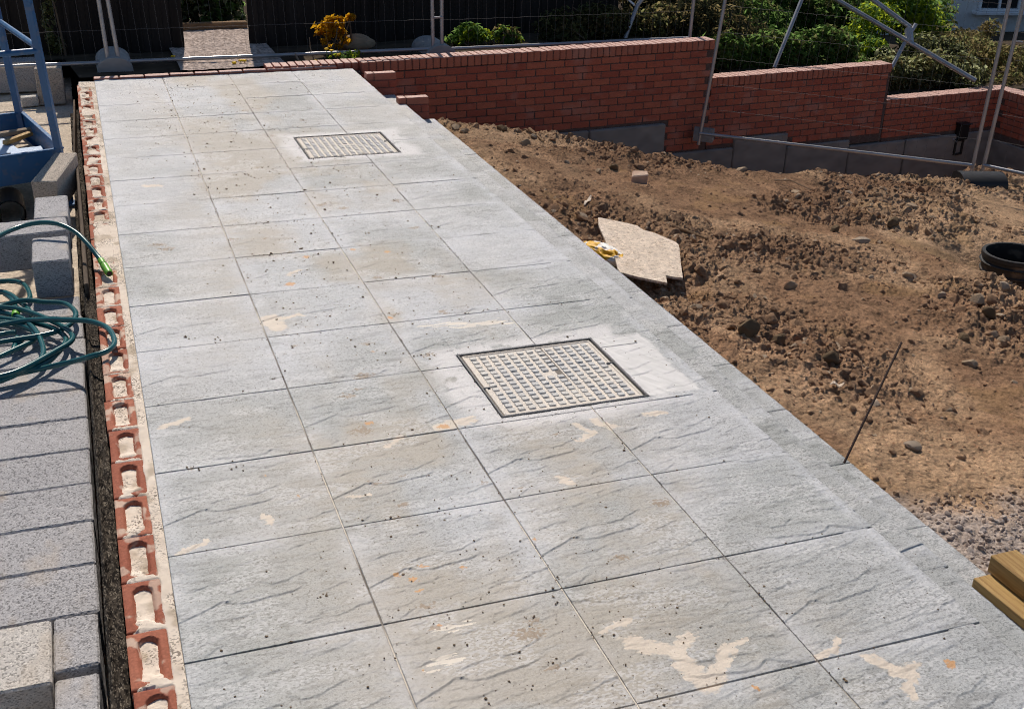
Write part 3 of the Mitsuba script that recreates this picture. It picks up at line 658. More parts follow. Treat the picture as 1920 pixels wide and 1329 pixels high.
# ---------------------------------------------------------------- garden hose
hs = thing('garden_hose', 'coiled teal garden hose lying over the concrete blocks', 'hose')
HR = .0132
coils = [[(-0.711, 6.008, -0.050), (-0.570, 6.148, -0.070), (-0.451, 6.146, -0.050), (-0.347, 6.092, -0.050), (-0.251, 6.041, -0.050), (-0.201, 5.907, -0.050), (-0.216, 5.782, -0.050), (-0.272, 5.694, -0.050), (-0.357, 5.652, -0.050), (-0.477, 5.635, -0.050), (-0.619, 5.613, -0.050)],
         [(-0.744, 6.132, -0.055), (-0.563, 6.027, -0.055), (-0.455, 5.908, -0.055), (-0.403, 5.780, -0.055), (-0.370, 5.641, -0.055), (-0.352, 5.486, -0.055), (-0.361, 5.383, -0.055), (-0.406, 5.311, -0.055), (-0.460, 5.245, -0.055), (-0.534, 5.187, -0.055), (-0.661, 5.109, -0.055)],
         [(-0.663, 6.080, -0.035), (-0.483, 5.992, -0.030), (-0.387, 5.896, -0.035), (-0.319, 5.797, -0.035), (-0.257, 5.688, -0.035), (-0.224, 5.604, -0.035), (-0.218, 5.529, -0.035), (-0.242, 5.471, -0.035), (-0.288, 5.415, -0.035), (-0.353, 5.335, -0.035), (-0.421, 5.260, -0.035), (-0.487, 5.210, -0.035), (-0.618, 5.164, -0.035)],
         [(-0.638, 6.011, -0.060), (-0.415, 5.859, -0.060), (-0.322, 5.768, -0.060), (-0.278, 5.693, -0.060), (-0.251, 5.604, -0.060), (-0.257, 5.533, -0.060), (-0.286, 5.446, -0.060), (-0.338, 5.338, -0.060), (-0.413, 5.283, -0.060), (-0.537, 5.244, -0.060), (-0.667, 5.193, -0.060)],
         [(-0.679, 5.841, -0.060), (-0.458, 5.861, -0.050), (-0.328, 5.746, -0.010), (-0.202, 5.628, 0.020), (-0.129, 5.567, 0.030), (-0.070, 5.486, 0.034), (-0.041, 5.400, 0.036), (-0.029, 5.299, 0.036), (-0.037, 5.230, 0.034), (-0.072, 5.178, 0.032), (-0.140, 5.171, 0.020), (-0.226, 5.249, -0.030), (-0.322, 5.291, -0.060), (-0.426, 5.285, -0.070), (-0.538, 5.255, -0.070), (-0.669, 5.215, -0.070)],
         [(-0.713, 5.986, -0.070), (-0.562, 5.927, -0.070), (-0.507, 5.903, -0.070), (-0.446, 5.836, -0.070), (-0.405, 5.768, -0.070), (-0.394, 5.684, -0.070), (-0.408, 5.635, -0.070), (-0.467, 5.575, -0.070), (-0.547, 5.498, -0.070), (-0.657, 5.397, -0.070)],
         [(-0.699, 5.735, -0.075), (-0.558, 5.779, -0.075), (-0.521, 5.788, -0.075), (-0.482, 5.783, -0.075)], [(-0.486, 5.561, -0.070), (-0.478, 5.656, -0.070), (-0.475, 5.708, -0.070)], [(-0.466, 5.620, -0.070), (-0.452, 5.675, -0.070), (-0.443, 5.699, -0.070)],
         [(-0.748, 6.572, -0.085), (-0.587, 6.566, -0.085), (-0.518, 6.546, -0.085), (-0.471, 6.499, -0.085), (-0.442, 6.408, -0.085), (-0.427, 6.283, -0.085), (-0.439, 6.224, -0.085)], [(-0.743, 6.491, -0.080), (-0.580, 6.395, -0.080), (-0.520, 6.321, -0.080), (-0.478, 6.215, -0.080), (-0.442, 6.128, -0.080), (-0.415, 6.008, -0.080)],
         [(-0.737, 6.356, -0.090), (-0.582, 6.406, -0.090), (-0.549, 6.364, -0.090), (-0.514, 6.275, -0.090), (-0.499, 6.170, -0.090), (-0.494, 6.094, -0.090)]]
for i, c in enumerate(coils):
    p = np.array(c); p[:, 2] = np.maximum(p[:, 2], -.098 if i < 4 or i > 4 else -.096)
    part(hs, 'coil', mikit.ply(tube(catmull(p, 8), HR, 10), 'm_hose', smooth=True))
end = [(-0.644, 6.354, 0.170), (-0.574, 6.536, 0.170), (-0.471, 6.682, 0.170), (-0.360, 6.716, 0.180), (-0.249, 6.665, 0.180), (-0.165, 6.590, 0.150), (-0.108, 6.490, 0.110), (-0.068, 6.407, 0.070), (-0.047, 6.356, 0.052)]
part(hs, 'coil', mikit.ply(tube(catmull(np.array(end), 10), HR, 12), 'm_hose', smooth=True), 'free end of the hose arching to the patio edge')
def connector(p0, p1, name='connector', lbl=None):
    p0, p1 = np.array(p0), np.array(p1); d = p1 - p0
    t = np.array([0, .02, .30, .32, .40, .42, .94, 1.0]); r = np.array([.013, .0175, .0175, .0145, .0145, .0205, .0205, .018])
    m = tube(p0 + t[:, None] * d, r, 20)
    k = part(hs, name, mikit.ply(m, 'm_green', smooth=35), lbl)
    c = tube(np.array([p1 - d * .02, p1 + d * .012]), .0145, 16)
    scene[k + '__mouth'] = mikit.ply(c, 'm_black')
connector((-0.052, 6.366, 0.055), (-0.015, 6.220, 0.024), 'connector', 'bright green hose connector on the bricks')
connector((-0.484, 6.013, -0.050), (-0.485, 5.946, -0.052), 'connector', 'small green coupling among the coils')

# ---------------------------------------------------------------- blue steel mortar bin with guard posts
bb = thing('steel_bin', 'blue steel mortar bin with corner posts and guard rails', 'bin')
FR, ang = np.array([-.225, 8.62, 0]), math.radians(18)
ex, ey = np.array([-math.cos(ang), -math.sin(ang), 0]), np.array([-math.sin(ang) * .75, .97, 0]); ey /= np.linalg.norm(ey)
Wd, Dp, zr, zb = 1.15, 1.22, .10, -.10
def corner(i, j, z): return FR + ex * Wd * i + ey * Dp * j + [0, 0, z]
def panel(a, b, z0, z1, th=.006):
    d = (b - a); L = np.linalg.norm(d[:2]); an = math.atan2(d[1], d[0])
    return moved(cbox(L, th, z1 - z0, .0015), ((a + b) / 2 * [1, 1, 0] + [0, 0, z0]), rz(an))
for nm, (i0, j0, i1, j1) in dict(front_panel=(0, 0, 1, 0), right_panel=(0, 0, 0, 1), back_panel=(0, 1, 1, 1), left_panel=(1, 0, 1, 1)).items():
    a, b = corner(i0, j0, 0), corner(i1, j1, 0)
    m = MB().add(panel(a, b, zb, zr)).add(panel(a, b, zr + .001, zr + .012, .028))
    part(bb, nm, mikit.ply(m.mesh(), 'm_blue'))
fl = np.array([corner(0, 0, zb + .012), corner(1, 0, zb + .012), corner(1, 1, zb + .012), corner(0, 1, zb + .012)])
part(bb, 'floor', mikit.ply((np.vstack([fl, fl - [0, 0, .01]]), np.array([[0, 1, 2], [0, 2, 3], [4, 6, 5], [4, 7, 6], [0, 4, 1], [1, 4, 5], [1, 5, 2], [2, 5, 6], [2, 6, 3], [3, 6, 7], [3, 7, 0], [0, 7, 4]])), 'm_blue'))
for i, j in ((0, 0), (0, 1), (1, 0), (1, 1)):
    a, b = corner(i, j, -.30), corner(i, j, 1.75) + [-.12, 0, 0]
    m = MB()
    d = (b - a) / np.linalg.norm(b - a)
    V, F = cbox(.048, .048, np.linalg.norm(b - a), .003)
    sh = np.array([[1, 0, d[0] / d[2]], [0, 1, d[1] / d[2]], [0, 0, 1]])
    m.add(moved((V, F), a, sh @ rz(-ang)))
    part(bb, 'post', mikit.ply(m.mesh(), 'm_blue'))
    part(bb, 'foot', mikit.ply(moved(cbox(.11, .11, .012, .002), a + [0, 0, .0]), 'm_blue'))
def on_post(i, j, z):
    a, b = corner(i, j, -.30), corner(i, j, 1.75) + [-.12, 0, 0]
    return a + (b - a) * (z + .30) / 2.05
for z in (.78, 1.35):
    part(bb, 'guard_rail', mikit.ply(tube([on_post(0, 0, z + .02), on_post(0, 1, z + .02)], .021, 14), 'm_blue', smooth=40))
    part(bb, 'guard_rail', mikit.ply(tube([on_post(0, 0, z), on_post(1, 0, z)], .021, 14), 'm_blue', smooth=40))
    part(bb, 'guard_rail', mikit.ply(tube([on_post(0, 1, z), on_post(1, 1, z)], .021, 14), 'm_blue', smooth=40))
# what lies in the bin
us, vs = np.linspace(.03, .97, 40), np.linspace(.03, .97, 40); U, Vv = np.meshgrid(us, vs)
base = FR + ex * Wd * U[..., None] + ey * Dp * Vv[..., None]
zz = zb + .02 + .09 * nfbm(np.stack([U * 4, Vv * 4, 0 * U], -1), 4, 2) * (1 - .6 * Vv)
i = np.arange(1600).reshape(40, 40)
f = np.stack([i[:-1, :-1], i[:-1, 1:], i[1:, 1:], i[1:, :-1]], -1).reshape(-1, 4)
single('sand_heap', mikit.ply((np.concatenate([base[..., :2], zz[..., None]], -1).reshape(-1, 3), f), 'm_sand', smooth=True), 'damp sand spread in the bottom of the blue bin', 'sand', kind='stuff')
def lying(name, u, v, z, sx, sy, sz, a, m, label, cat):
    p = FR + ex * Wd * u + ey * Dp * v
    single(name, mikit.ply(moved(cbox(sx, sy, sz, .002, .001, int(u * 100)), (p[0], p[1], z), rz(a) @ np.array([[1, 0, 0], [0, 1, 0], [.03, .05, 1]])), m), label, cat)
lying('plastic_sheet', .30, .62, -.022, .30, .40, .006, .35, 'm_pale_blue', 'pale blue flat sheet lying in the blue bin, farther from the patio', 'sheet')
lying('plastic_sheet', .14, .33, -.005, .22, .26, .006, .1, 'm_pale_blue', 'pale blue flat sheet lying in the right front of the blue bin', 'sheet')
lying('wood_offcut', .24, .80, .0, .62, .05, .03, .30, 'm_stone_grey', 'thin grey wood strip lying across the blue bin', 'wood offcut')
lying('wood_offcut', .12, .66, .0, .05, .26, .03, -.75, 'm_pine', 'short pale wood piece in the corner of the blue bin', 'wood offcut')

# ---------------------------------------------------------------- brick garden wall, stepping down
WA = math.radians(5.4)
WP, WD, WN = np.array([2.6, 11.42]), np.array([math.cos(WA), math.sin(WA)]), np.array([-math.sin(WA), math.cos(WA)])
def wpt(s, t, z): return (*(WP + WD * s + WN * t), z)
wall = thing('brick_wall', 'red brick garden wall stepping down behind the patio, topped with bricks on edge', 'brick wall')
bricks = [mikit.ply(cbox(.215, .1025, .066, .004, .0016, s), m) for s, m in enumerate(('m_wall_a', 'm_wall_b', 'm_wall_c', 'm_wall_a'))]
halves = [mikit.ply(cbox(.1025, .1025, .066, .004, .0016, 20 + s), m) for s, m in enumerate(('m_wall_a', 'm_wall_b', 'm_wall_c'))]
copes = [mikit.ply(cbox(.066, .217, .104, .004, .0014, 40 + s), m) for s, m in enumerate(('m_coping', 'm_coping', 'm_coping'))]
def lay(sh, s, t, z, name='brick', a=0.0):
    part(wall, name, at(sh, wpt(s, t, z), WA + a + rng.normal(0, .006)))
core, small = MB(), MB()
def zfoot(s): return -.83 if s < 3.49 else -1.20 if s < 4.46 else -1.095 if s < 5.24 else -1.265 if s < 6.2 else -1.345
SEG = [(-.05, 4.09, .055, -1.22), (4.09, 6.715, -.370, -1.27), (6.715, 8.83, -.815, -1.34)]
for si, (s0, s1, zt, zlow) in enumerate(SEG):
    n = int(round((s1 - s0) / .0757))
    for i in range(n):
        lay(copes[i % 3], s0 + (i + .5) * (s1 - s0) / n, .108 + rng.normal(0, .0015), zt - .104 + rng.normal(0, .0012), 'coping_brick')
    z, c = zt - .104 - .0765, 0
    while z > zlow:
        s = s0 + (.0 if c % 2 == 0 else .1125)
        if c % 2:
            if z < zfoot(s0 + .05) - .02: pass
            elif si < 2: lay(halves[c % 3], s0 + .0512, .052, z)
            else: small.add(moved(cbox(.1025, .1025, .066, .004), wpt(s0 + .0512, .052, z), rz(WA)))
        while s + .10 < s1:
            L = min(.215, s1 - s - .002)
            if z < zfoot(s + .11) - .02: s += .225; continue
            if si < 2: lay(bricks[rng.integers(4)] if L > .2 else halves[rng.integers(3)], s + (.215 if L > .2 else .1025) / 2, .052 + rng.normal(0, .0012), z + rng.normal(0, .0008))
            else: small.add(moved(cbox(min(L, .215), .1025, .066, .004, .0012, int(s * 97)), wpt(s + L / 2, .052, z), rz(WA)))
            s += .225
        z -= .075; c += 1
    hh = zt - .104 - zlow + .05
    core.add(moved(cbox(s1 - s0 - .012, .207, hh, .001), wpt((s0 + s1) / 2, .110, zlow - .055), rz(WA)))
    core.add(moved(cbox(s1 - s0 - .012, .200, .094, .001), wpt((s0 + s1) / 2, .108, zt - .100), rz(WA)))
# return wall towards the camera at the right corner
RA = WA - math.radians(93)
RD, RN = np.array([math.cos(RA), math.sin(RA)]), np.array([math.sin(RA), -math.cos(RA)])
R0 = WP + WD * 8.83 + WN * .0
def rpt(s, t, z): return (*(R0 + RD * s - RN * t), z)
for i in range(38):
    p = rpt((i + .5) * .0757, -.108, -.919)
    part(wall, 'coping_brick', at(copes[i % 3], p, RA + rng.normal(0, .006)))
for c in range(6):
    z = -.9955 - .075 * c
    s = .0 if c % 2 else .1125
    while s < 2.7:
        small.add(moved(cbox(.215, .1025, .066, .004, .0012, int(s * 91 + c)), rpt(s + .1075, -.166, z), rz(RA))); s += .225
core.add(moved(cbox(2.88, .20, .54, .001), rpt(1.44, -.108, -1.46), rz(RA)))
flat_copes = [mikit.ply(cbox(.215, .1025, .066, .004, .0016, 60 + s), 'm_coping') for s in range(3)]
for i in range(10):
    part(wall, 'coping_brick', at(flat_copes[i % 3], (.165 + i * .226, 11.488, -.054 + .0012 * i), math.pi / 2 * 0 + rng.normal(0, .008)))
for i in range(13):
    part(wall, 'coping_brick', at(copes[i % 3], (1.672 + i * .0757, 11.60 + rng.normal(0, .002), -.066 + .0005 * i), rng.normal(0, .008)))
core.add(moved(cbox(2.55, .10, .30, .001), (1.30, 11.495, -.337)))
core.add(moved(cbox(.98, .20, .30, .001), (2.11, 11.60, -.37)))
part(wall, 'brickwork', mikit.ply(small.mesh(), 'm_wall_a'), None, 'stuff')
part(wall, 'mortar', mikit.ply(core.mesh(), 'm_wall_joint'))
for (s0, s1, z0, z1) in ((1.55, 3.49, -1.25, -.835), (3.49, 4.46, -1.55, -1.20), (4.46, 5.24, -1.62, -1.095), (5.24, 6.2, -1.8, -1.265), (6.2, 8.90, -2.0, -1.345)):
    n = max(1, int(round((s1 - s0) / .9)))
    for i in range(n):
        L = (s1 - s0) / n
        part(wall, 'footing_block', at(mikit.ply(cbox(L - .006, .27, z1 - z0, .012, .003, i), 'm_footing'), wpt(s0 + (i + .5) * L, .105 - .02 * (i % 2), z0), WA))
part(wall, 'footing_block', at(mikit.ply(cbox(2.85, .25, .6, .012, .003, 8), 'm_footing'), rpt(1.42, -.11, -2.06), RA))

# two stepped brick stubs at the end of the steps
for nm, (x0, x1, yf, zb_, label) in enumerate(((2.470, 2.762, 10.875, -.15, 'short brick stub at the far end of the upper step'), (2.668, 2.965, 10.452, -.30, 'short brick stub at the far end of the lower step'))):
    t = thing('brick_stub', label, 'brick stub')
    for c in range(3):
        z = zb_ - .004 + .0715 * c
        w = [.215, .075] if c % 2 else [.075, .215]
        x = x0
        for L in w:
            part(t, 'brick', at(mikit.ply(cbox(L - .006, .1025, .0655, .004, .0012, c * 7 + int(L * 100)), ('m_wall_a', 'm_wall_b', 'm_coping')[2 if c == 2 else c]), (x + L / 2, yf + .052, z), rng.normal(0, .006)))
            x += L + .001
    part(t, 'mortar', mikit.ply(moved(cbox(x1 - x0 - .012, .09, .205, .001), ((x0 + x1) / 2, yf + .052, zb_ - .003)), 'm_wall_joint'))

# black lantern-like fitting on the low part of the wall
ln = thing('wall_fitting', 'black box-shaped fitting with open lower frame fixed on the lowest stretch of brick wall', 'wall fitting')
def wbox(s, t, z, sx, sy, sz, c=.004): return moved(cbox(sx, sy, sz, c), wpt(s, t, z), rz(WA))
part(ln, 'hood', mikit.ply(wbox(8.00, -.075, -1.205, .17, .13, .016), 'm_black'))
part(ln, 'body', mikit.ply(wbox(8.00, -.060, -1.40, .135, .10, .19), 'm_black'))
m = MB()
for s in (-.06, .06): m.add(wbox(7.985 + s, -.06, -1.60, .022, .03, .20))
m.add(wbox(7.985, -.06, -1.61, .142, .03, .022)).add(wbox(7.985, -.06, -1.425, .142, .032, .022))
part(ln, 'lower_frame', mikit.ply(m.mesh(), 'm_black'))
part(ln, 'lower_panel', mikit.ply(wbox(7.985, -.045, -1.585, .10, .006, .16, .001), 'm_footing'))
part(ln, 'bolt', mikit.ply(tube([wpt(7.90, -.09, -1.425), wpt(7.81, -.12, -1.375)], .010, 10), 'm_galv', smooth=40))

# ---------------------------------------------------------------- dug soil right of the steps
xs = np.concatenate([np.linspace(2.86, 6.2, 250), np.linspace(6.2, 14.0, 280)[1:]]); ys = np.concatenate([np.linspace(.5, 2.6, 60)[:-1], np.linspace(2.6, 7.2, 330)[:-1], np.linspace(7.2, 12.6, 300)])
X, Y = np.meshgrid(xs, ys)
q = np.stack([X, Y, 0 * X], -1)
ro = zrough(X, Y)
Z = zbase(X, Y)
n1 = nfbm(q * 5.5, 3, 21); n2 = nfbm(q * 17, 3, 22); n3 = nnoise(q * 46, 23)
rid = np.abs(n2 - .5) * 2
n4 = nfbm(q * 30, 2, 24)
Z = Z + (.028 + .055 * ro) * (n1 - .5) * 1.6 + (.011 + .048 * ro) * (.55 - rid) + (.010 + .022 * ro) * (n3 - .5) + (.008 + .022 * ro) * np.abs(n4 - .5) * 2
edge = sst(3.20, 3.03, X)
Z = Z * (1 - .0 * edge) - .03 * edge
gravel = sst(3.7, 3.2, Y)
Z = Z + gravel * .012 * (nnoise(q * 40, 33) - .5)
single('soil', mikit.ply(grid(xs, ys, Z), 'm_soil', smooth=True), 'bare brown dug soil right of the steps', None, None, 'structure')
from scipy.interpolate import RegularGridInterpolator
ground = RegularGridInterpolator((ys, xs), Z, bounds_error=False, fill_value=-1.0)
def gz(x, y): return ground(np.stack([np.atleast_1d(y), np.atleast_1d(x)], -1))

CL = []
for k in range(14):      # broken, faceted lumps
    b = trimesh.creation.icosphere(subdivisions=1)
    r_ = np.random.default_rng(70 + k); v_ = b.vertices * (1 + .5 * (nnoise(b.vertices * 2.1 + 9 * k, k)[:, None] - .5))
    for _ in range(6):
        w_ = r_.normal(0, 1, 3); w_ /= np.linalg.norm(w_); v_ = v_ - .9 * np.maximum(v_ @ w_ - r_.uniform(.45, .75), 0)[:, None] * w_
    CL.append((v_ * r_.uniform([.8, .6, .5], [1.5, 1.0, .9]), b.faces))
n = 19000
cx = 3.05 + 6.2 * rng.random(n * 4)**1.25; cy = rng.uniform(2.6, 11.0, n * 4)
rr = zrough(cx, cy)
keep = rng.random(n * 4) < (.22 + .78 * rr)
cx, cy, rr = cx[keep][:n], cy[keep][:n], rr[keep][:n]
sz = np.clip(rng.lognormal(math.log(.0070), .78, len(cx)) * (.7 + .55 * rr), .003, .055)
single('soil_clods', mikit.ply(scatter(CL, np.stack([cx, cy, gz(cx, cy) + .05 * sz], -1), sz, 3), 'm_clod'), 'loose brown clods and grit strewn over the soil', 'soil clods', kind='stuff')
n = 2600
cx = rng.uniform(3.0, 4.7, n); cy = 2.4 + 1.15 * rng.random(n)
sz = np.clip(rng.lognormal(math.log(.0085), .4, n), .004, .022)
single('gravel', mikit.ply(scatter(CL, np.stack([cx, cy, gz(cx, cy) + .2 * sz], -1), sz, 4), 'm_clod'), 'pinkish grey crushed gravel beside the timber', 'gravel', kind='stuff')

# stones that stand out on the soil
ST = [(trimesh.creation.icosphere(subdivisions=2), k) for k in range(5)]
def stone(p, s, flat, m, label, seed, group=None):
    b = trimesh.creation.icosphere(subdivisions=3)
    d = b.vertices / np.linalg.norm(b.vertices, axis=1, keepdims=True)
    v = d * (1 + .55 * (nfbm(d * 1.3 + seed * 3.1, 3, seed)[:, None] - .5))
    r = np.random.default_rng(seed)
    v = v * (1 + .16 * (nfbm(d * 5 + seed, 3, seed + 1)[:, None] - .5))
    for _ in range(12):   # knock flat facets into it
        nrm = r.normal(0, 1, 3); nrm /= np.linalg.norm(nrm); h = r.uniform(.50, .80)
        over = np.maximum(v @ nrm - h, 0); v = v - .85 * over[:, None] * nrm
    v = v * [s, s * r.uniform(.6, .9), s * flat]
    z = float(gz(p[0], p[1])[0])
    single('stone', mikit.ply((v @ rz(r.uniform(0, 6)).T + [p[0], p[1], z + .35 * s * flat], b.faces), m, smooth=18), label, 'stone', group)
stone((4.169, 12.290, -0.876), .085, .95, 'm_stone', 'rounded tan stone on the crest of the soil before the long brick wall', 1)
stone((6.338, 7.883, -0.849), .080, .75, 'm_stone_dark', 'dark clod-like stone standing up in the right part of the soil', 2)
stone((5.571, 7.285, -0.707), .085, .40, 'm_stone_grey', 'flat grey stone left of the dark upright stone', 3)
stone((6.992, 8.481, -0.923), .075, .55, 'm_stone', 'angular brown stone on the smooth soil, left of the pale flake', 4)
stone((6.918, 8.108, -0.925), .050, .6, 'm_stone', 'small round tan stone right of the dark upright stone', 5)
stone((7.511, 8.329, -0.988), .035, .35, 'm_stone_grey', 'small pale flake of stone on the smooth far right soil', 6)
stone((6.542, 8.874, -0.865), .060, .5, 'm_stone_grey', 'pale stone at the far edge of the soil in the middle of the right half', 7)
stone((5.904, 8.722, -0.768), .085, .45, 'm_stone', 'low tan stone beside the wisps of straw at the far edge of the soil', 8)
stone((5.774, 9.503, -0.756), .070, .42, 'm_stone', 'flat buff stone at the shadow edge below the middle wall stretch', 9)
stone((5.531, 7.583, -0.713), .050, .8, 'm_stone_dark', 'small dark stone left of the flat grey stone', 10)
stone((3.261, 5.738, -0.421), .055, .7, 'm_stone', 'ochre stone beside the lower step below the board', 11)
stone((3.410, 5.362, -0.420), .085, .8, 'm_stone_dark', 'largest dark clod beside the steps, left of the thin iron rod', 12)
stone((3.721, 4.976, -0.473), .055, .9, 'm_stone_dark', 'dark upright clod near the tip of the thin iron rod', 13)
stone((3.539, 3.989, -0.457), .045, .6, 'm_stone_grey', 'small grey stone on the soil right of the thin iron rod', 14)
stone((4.929, 5.300, -0.618), .05, .6, 'm_stone_dark', 'dark clod right of the rod among the rough clods at the right edge', 15)
stone((5.515, 5.872, -0.700), .06, .8, 'm_stone', 'tan stone among the clods below the black chamber', 16)
stone((5.955, 6.122, -0.708), .055, .7, 'm_stone_grey', 'pale stone right below the black chamber', 17)
stone((7.296, 13.775, -1.608), .075, .8, 'm_stone_grey', 'grey stone in the shade at the foot of the long brick wall', 18)
for i, (u, v, s) in enumerate(((855, 243, .05), (880, 228, .055), (845, 226, .06), (895, 235, .05), (870, 248, .045), (940, 246, .045), (1000, 262, .04), (985, 270, .05), (1120, 322, .04), (1150, 318, .035), (1060, 306, .035), (1320, 297, .06), (1350, 312, .055), (1300, 285, .05), (1230, 288, .055), (1205, 275, .05), (1480, 545, .03), (1460, 640, .035), (1640, 770, .03), (1820, 690, .04), (1880, 640, .05), (1850, 605, .05), (1765, 560, .045), (1700, 520, .04))):
    pass
rub = [(3.159, 10.265, -0.369), (3.928, 12.260, -0.818), (3.668, 12.116, -0.757), (3.981, 12.099, -0.831), (3.182, 10.089, -0.362), (3.663, 10.399, -0.458), (3.904, 10.168, -0.499), (3.704, 9.877, -0.453), (4.101, 9.101, -0.529), (4.328, 9.261, -0.571), (3.851, 9.234, -0.471), (7.083, 12.535, -1.533), (7.122, 12.197, -1.546), (7.076, 12.802, -1.542), (6.230, 12.173, -1.319), (6.205, 12.512, -1.327), (4.182, 6.130, -0.512), (3.597, 5.313, -0.451), (3.655, 4.454, -0.485), (4.697, 4.949, -0.609), (5.238, 5.297, -0.656), (5.391, 5.622, -0.680), (5.371, 6.059, -0.677), (5.402, 6.485, -0.681)]
for i, p in enumerate(rub):
    stone(p, (.05, .062, .04, .055)[i % 4], .75, ('m_stone', 'm_stone_dark', 'm_stone_grey', 'm_stone')[i % 4], 'small rough stone among the clods on the soil', 30 + i, 'small rough stones among the clods')
p = (4.409, 8.908, -0.585)
single('half_brick', mikit.ply(moved(cbox(.135, .105, .085, .008, .005, 4), (p[0], p[1], float(gz(p[0], p[1])[0]) + .0), rz(-.5) @ np.array([[1, 0, 0], [0, 1, 0], [.12, .1, 1]])), 'm_half_brick'), 'broken half brick standing on the smooth soil before the long wall', 'half brick')
p = (7.161, 12.414, -1.554)
single('block_piece', mikit.ply(moved(cbox(.20, .13, .12, .012, .008, 9), (p[0], p[1], float(gz(p[0], p[1])[0]) + .01), rz(-.4) @ np.array([[1, 0, 0], [0, 1, 0], [-.15, .1, 1]])), 'm_stone'), 'broken concrete block piece at the shadow edge below the step in the wall', 'block piece')
def stick(name, path, r, m, label, cat):
    single(name, mikit.ply(tube(np.array(path), np.linspace(r, r * .6, len(path)), 7), m, smooth=50), label, cat)
def gpt(p, dz): return (p[0], p[1], float(gz(p[0], p[1])[0]) + dz)
stick('stick', [gpt((3.952, 10.429, -0.504), .03), gpt((3.948, 10.030, -0.508), .02)], .016, 'm_log', 'pale broken stick on the soil before the long brick wall', 'stick')
stick('stick', [gpt((3.916, 7.316, -0.482), .03), gpt((4.086, 7.095, -0.494), .025)], .014, 'm_log', 'brown stick lying on the soil right of the board', 'stick')
stick('stick', [gpt((5.881, 9.078, -0.764), .02), gpt((5.994, 9.001, -0.776), .05), gpt((6.105, 8.813, -0.791), .02)], .007, 'm_stone', 'wispy straw stem at the far edge of the soil', 'straw')
def ribbon(p, q, w, label):
    a, b = np.array(gpt(p, .02)), np.array(gpt(q, .035)); d = b - a; nrm = np.cross(d, [0, 0, 1]); nrm /= np.linalg.norm(nrm)
    m = MB()
    t = np.linspace(0, 1, 7)
    c = a + t[:, None] * d + np.stack([0 * t, 0 * t, .012 * np.sin(t * 7)], -1)
    ww = w * np.sin(np.pi * (.12 + .76 * t))[:, None]
    m.add((np.vstack([c - nrm * ww, c + nrm * ww, c - nrm * ww - [0, 0, .004], c + nrm * ww - [0, 0, .004]]), np.vstack([[[k, k + 1, k + 8, k + 7], [k + 14, k + 21, k + 22, k + 15]] for k in range(6)])))
    single('leaf_scrap', mikit.ply(m.mesh(), 'm_osb'), label, 'leaf scrap')
ribbon((3.499, 7.988, -0.465), (3.620, 8.148, -0.454), .016, 'pale dry leaf scrap on the dark clods behind the board')
ribbon((3.523, 4.677, -0.464), (3.585, 4.644, -0.473), .018, 'pale flat flake on the soil right of the largest dark clod')

# thin iron rod stuck in the soil by the step
single('iron_rod', mikit.ply(tube([(2.469, 3.127, 0.142), (2.899, 3.443, 0.438)], .0046, 10), 'm_rust', smooth=50), 'thin rusty iron rod leaning out of the soil beside the steps', 'rod')

# board of pressed wood strands leaning on the step
OUT = [(3.332, 7.350), (3.451, 7.223), (3.491, 7.179), (3.533, 7.119), (3.535, 7.028), (3.586, 6.947), (3.618, 6.842), (3.647, 6.745), (3.641, 6.694), (3.611, 6.622), (3.480, 6.341), (3.382, 6.124), (3.331, 6.155), (3.295, 6.187), (3.271, 6.133), (3.244, 6.066), (3.116, 6.192), (3.029, 6.303), (3.039, 6.359), (3.066, 6.435), (3.113, 6.570), (3.148, 6.764), (3.190, 6.912), (3.224, 7.039), (3.268, 7.198)]
top = np.array(OUT)
from shapely.geometry import Polygon
pl = Polygon(top[:, :2])
bm = trimesh.creation.extrude_polygon(pl, .015, engine='earcut')
v = bm.vertices.copy(); v[:, 2] += -.335 - .020 * (v[:, 0] - 3.1) + .012 * (v[:, 1] - 6.6)
single('strand_board', mikit.ply((v, bm.faces), 'm_osb'), 'ragged sheet of pale strand board lying on the soil beside the steps', 'board')
# yellow and white plastic bag
s = trimesh.creation.icosphere(subdivisions=4)
d = s.vertices
cr = np.abs(nfbm(d * 3.2 + 4, 3, 7) - .5)[:, None]
v = d * [.10, .21, .07] * (1 - .8 * cr)
single('plastic_bag', mikit.ply((v @ rz(.35).T + [3.085, 6.72, -.350], s.faces), 'm_yellow_bag', smooth=50), 'crumpled yellow and white plastic bag between the steps and the strand board', 'bag')

# black plastic inspection chamber
ch = thing('inspection_chamber', 'black round plastic inspection chamber sticking out of the soil at the right edge', 'chamber')
CC = np.array([6.93, 7.06, 0.0]); R = .262; zr_ = -.845
prof = [(R - .030, zr_ - .9), (R - .030, zr_ - .02), (R - .026, zr_), (R, zr_), (R + .004, zr_ - .008), (R + .004, zr_ - .035), (R - .008, zr_ - .045), (R - .008, zr_ - .062), (R + .004, zr_ - .070), (R + .004, zr_ - .080), (R - .010, zr_ - .092), (R - .010, zr_ - .135), (R, zr_ - .145), (R, zr_ - .158), (R - .012, zr_ - .17), (R - .012, zr_ - .8)]
na = 72; aa = np.arange(na) * 2 * np.pi / na
v = np.vstack([np.stack([CC[0] + r * np.cos(aa), CC[1] + r * np.sin(aa), 0 * aa + z], -1) for r, z in prof])
f = np.array([[i * na + k, i * na + (k + 1) % na, (i + 1) * na + (k + 1) % na, (i + 1) * na + k] for i in range(len(prof) - 1) for k in range(na)])
part(ch, 'shaft', mikit.ply((v, f), 'm_black_rough', smooth=40))
